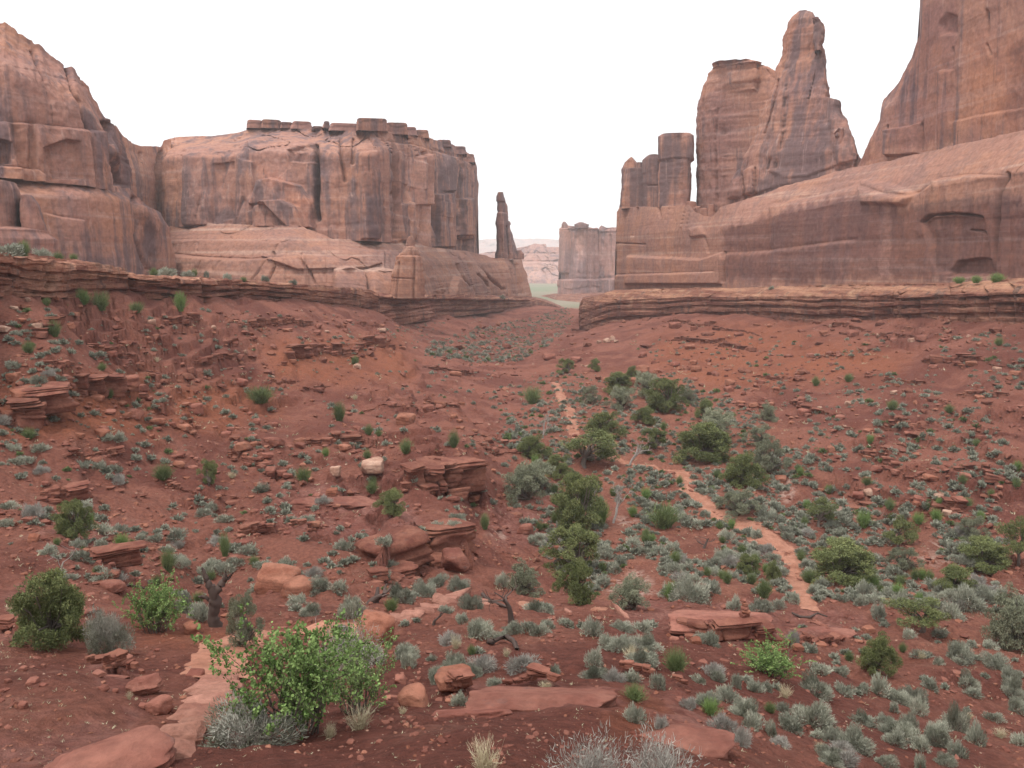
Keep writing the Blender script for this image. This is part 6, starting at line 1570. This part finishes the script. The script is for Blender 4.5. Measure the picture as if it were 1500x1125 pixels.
for w, x, y, g, pale in cand:
    if g and w > 9 and ng < 90:
        shrub(x, y, w, w * RS.uniform(0.7, 1.0), RS.random() < 0.25); ng += 1
    elif not g and ns < 296 and w > 7:
        sage(x, y, w, w * RS.uniform(0.5, 0.7), pale); ns += 1
    else:
        small.append((w, x, y, g, pale))
# the many small ones beyond those, as one ground cover
parts = {False: [], True: []}
for k, (w, x, y, g, pale) in enumerate(small):
    P = hit(x, y); s = scale_at(P)
    r = np.random.RandomState(5000 + k)
    n = int(np.clip(w * 14, 40, 300))
    d = unit(r.normal(size=(n, 3)) + [0, 0, 0.2]); d[:, 2] = np.abs(d[:, 2])
    rad = w * s * 0.5 * (0.55 + 0.45 * np.abs(vn(d[:, 0] * 2 + k, d[:, 1] * 2, d[:, 2] * 2, 9)) * 1.6)
    C = P + d * (rad * r.uniform(0.4, 1, n))[:, None] * [1, 1, 0.8]
    V, F = blades(C, unit(d + r.normal(size=(n, 3)) * 0.4 + [0, 0, 0.3]), w * s * 0.22, w * s * 0.05, r)
    parts[bool(g)].append((V, F, np.repeat(np.clip(r.uniform(0.3, 0.75) + 0.2 * r.normal(size=n), 0, 1), 4)))
for g, nm, m in ((False, "low_scrub", 'sage'), (True, "green_scrub", 'ephedra')):
    if parts[g]:
        V, F, t = join(parts[g])
        tag(mk(nm, V, [F], M[m], col={"tone": t}), "small scattered scrub on the red slopes", "scrub", kind="stuff")

# loose stones and bits of dry litter on the soil
def pebbles(name, n, seed, mat, lo, hi, ymin=455):
    r = np.random.RandomState(seed)
    V0, F0 = ICO[2]
    sel = ICO[2]
    Vs, Fs = [], []
    V0, F0 = ico(1)
    k = 0
    for i in range(n):
        x, y = r.uniform(-10, 1510), ymin + (1130 - ymin) * r.uniform(0, 1)
        if vn(x / 60.0, y / 40.0, 0, seed) < (-0.2 if name == 'gravel' else 0.14): continue
        if name == 'rubble' and (y > 900 or (790 < x < 1250 and y > 560)): continue
        P = hit(x, y)
        if P[1] > 330: continue
        q = lo + (hi - lo) * r.uniform() ** 3
        sz = q * scale_at(P)
        v = V0 * (1 + 0.35 * r.normal(size=(len(V0), 1)).clip(-1, 1)) * [r.uniform(0.7, 1.4), r.uniform(0.7, 1.3), r.uniform(0.35, 0.8)]
        a = r.uniform(0, 6.28)
        v = v @ np.array([[math.cos(a), -math.sin(a), 0], [math.sin(a), math.cos(a), 0], [0, 0, 1]])
        Vs.append(v * sz * 0.5 + P + [0, 0, sz * 0.08]); Fs.append(F0 + k * len(V0)); k += 1
    return tag(mk(name, np.concatenate(Vs), [np.concatenate(Fs)], mat, smooth=False), "loose stones strewn over the red soil", "stones", kind="stuff")
pebbles("gravel", 8500, 901, M['rock'], 1.6, 12)
pebbles("gravel", 3600, 902, M['rock_orange'], 1.6, 10)
pebbles("gravel", 2600, 903, M['rock_pale'], 1.2, 4.5)
pebbles("rubble", 2600, 904, M['ledge'], 4, 19, 455)
pebbles("rubble", 1200, 905, M['rock'], 4, 15, 455)
def litter(n, seed):
    r = np.random.RandomState(seed)
    C = []
    while len(C) < n:
        x, y = r.uniform(-10, 1510), r.uniform(470, 1130)
        if vn(x / 40.0, y / 25.0, 0, 907) < 0.05: continue
        P = hit(x, y)
        if P[1] > 200: continue
        C.append(np.append(P, scale_at(P)))
    C = np.array(C)
    L = []
    m = 5
    B = np.repeat(C[:, :3], m, 0) + r.normal(size=(n * m, 3)) * np.repeat(C[:, 3], m)[:, None] * [2.5, 2.5, 0]
    D = unit(r.normal(size=(n * m, 3)) * [1, 1, 0.3] + [0, 0, 0.7])
    V, F = blades(B, D, np.repeat(C[:, 3], m) * r.uniform(2, 5.5, n * m), np.repeat(C[:, 3], m) * 0.45, r, 0.5)
    return tag(mk("dry_litter", V, [F], M['straw'], col={"tone": np.repeat(r.uniform(0, 0.8, n * m), 4)}), "dry grass stems thinly scattered over the soil", "litter", kind="stuff")
litter(1100, 908)

# shrubs along the tops of the ledges
def rimshrub(px, py, Y, w, h, me, nm, desc, cat, label):
    P = at(px, py, Y); s = scale_at(P)
    o = inst(nm, me, P, w * s * 1.1, w * s * 1.1, h * s * 1.3, R.uniform(0, 6), 0.25 * h * s)
    tag(o, label, cat, "shrubs along the ledge tops")
for k, (px, py, Y, w, h, kind) in enumerate([(35, 370, 62, 24, 18, 0), (8, 372, 61, 44, 12, 1), (62, 376, 70, 22, 9, 1), (85, 379, 74, 22, 12, 0), (108, 380, 78, 16, 9, 0), (225, 402, 96, 18, 10, 0), (245, 402, 100, 22, 8, 1), (285, 402, 106, 12, 10, 0), (275, 404, 105, 14, 6, 1), (302, 405, 110, 10, 6, 1), (333, 408, 116, 10, 6, 1), (357, 411, 120, 14, 7, 0), (388, 411, 128, 12, 6, 1), (430, 416, 140, 10, 5, 1),
                                              (1405, 413, 134, 24, 8, 2), (1430, 412, 130, 22, 9, 2), (1460, 411, 126, 30, 11, 2), (1330, 420, 152, 8, 5, 0), (1130, 424, 196, 8, 4, 1), (680, 434, 300, 10, 4, 1), (735, 437, 345, 8, 4, 1)]):
    me, nm, d = [(EPH[k % 4], "green_shrub", "green shrub"), (SAGE[k % 6], "sagebrush", "grey sagebrush"), (FRESH[k % 2], "green_shrub", "fresh green shrub")][kind]
    P = at(px, py, Y); s = scale_at(P)
    o = inst(nm, me, P, w * s * 1.1, w * s * 1.1, h * s * 1.5, R.uniform(0, 6), 0.3 * h * s)
    auto(o, nm + "top", d + " growing on the ledge top", "shrub", px, py, "shrubs along the ledge tops")
LAND.append(("", 1e9, 1e9))
settle()

# ------------------------------------------------------------------ the air
hz = bpy.data.materials.new("haze_air")
hz.use_nodes = True
ht = hz.node_tree
ht.nodes.clear()
ho = ht.nodes.new("ShaderNodeOutputMaterial")
hv = ht.nodes.new("ShaderNodeVolumePrincipled")
hv.inputs["Color"].default_value = (0.985, 0.985, 0.99, 1)
hv.inputs["Density"].default_value = 0.00022
ht.links.new(hv.outputs["Volume"], ho.inputs["Volume"])
bx = [(x, y, z) for z in (-75, 420) for y in (-60, 9600) for x in (-14500, 14500)]
tag(mk("haze", np.array(bx, float), [np.array([(0, 2, 3, 1), (4, 5, 7, 6), (0, 1, 5, 4), (2, 6, 7, 3), (0, 4, 6, 2), (1, 3, 7, 5)])], hz, smooth=False), kind="stuff")
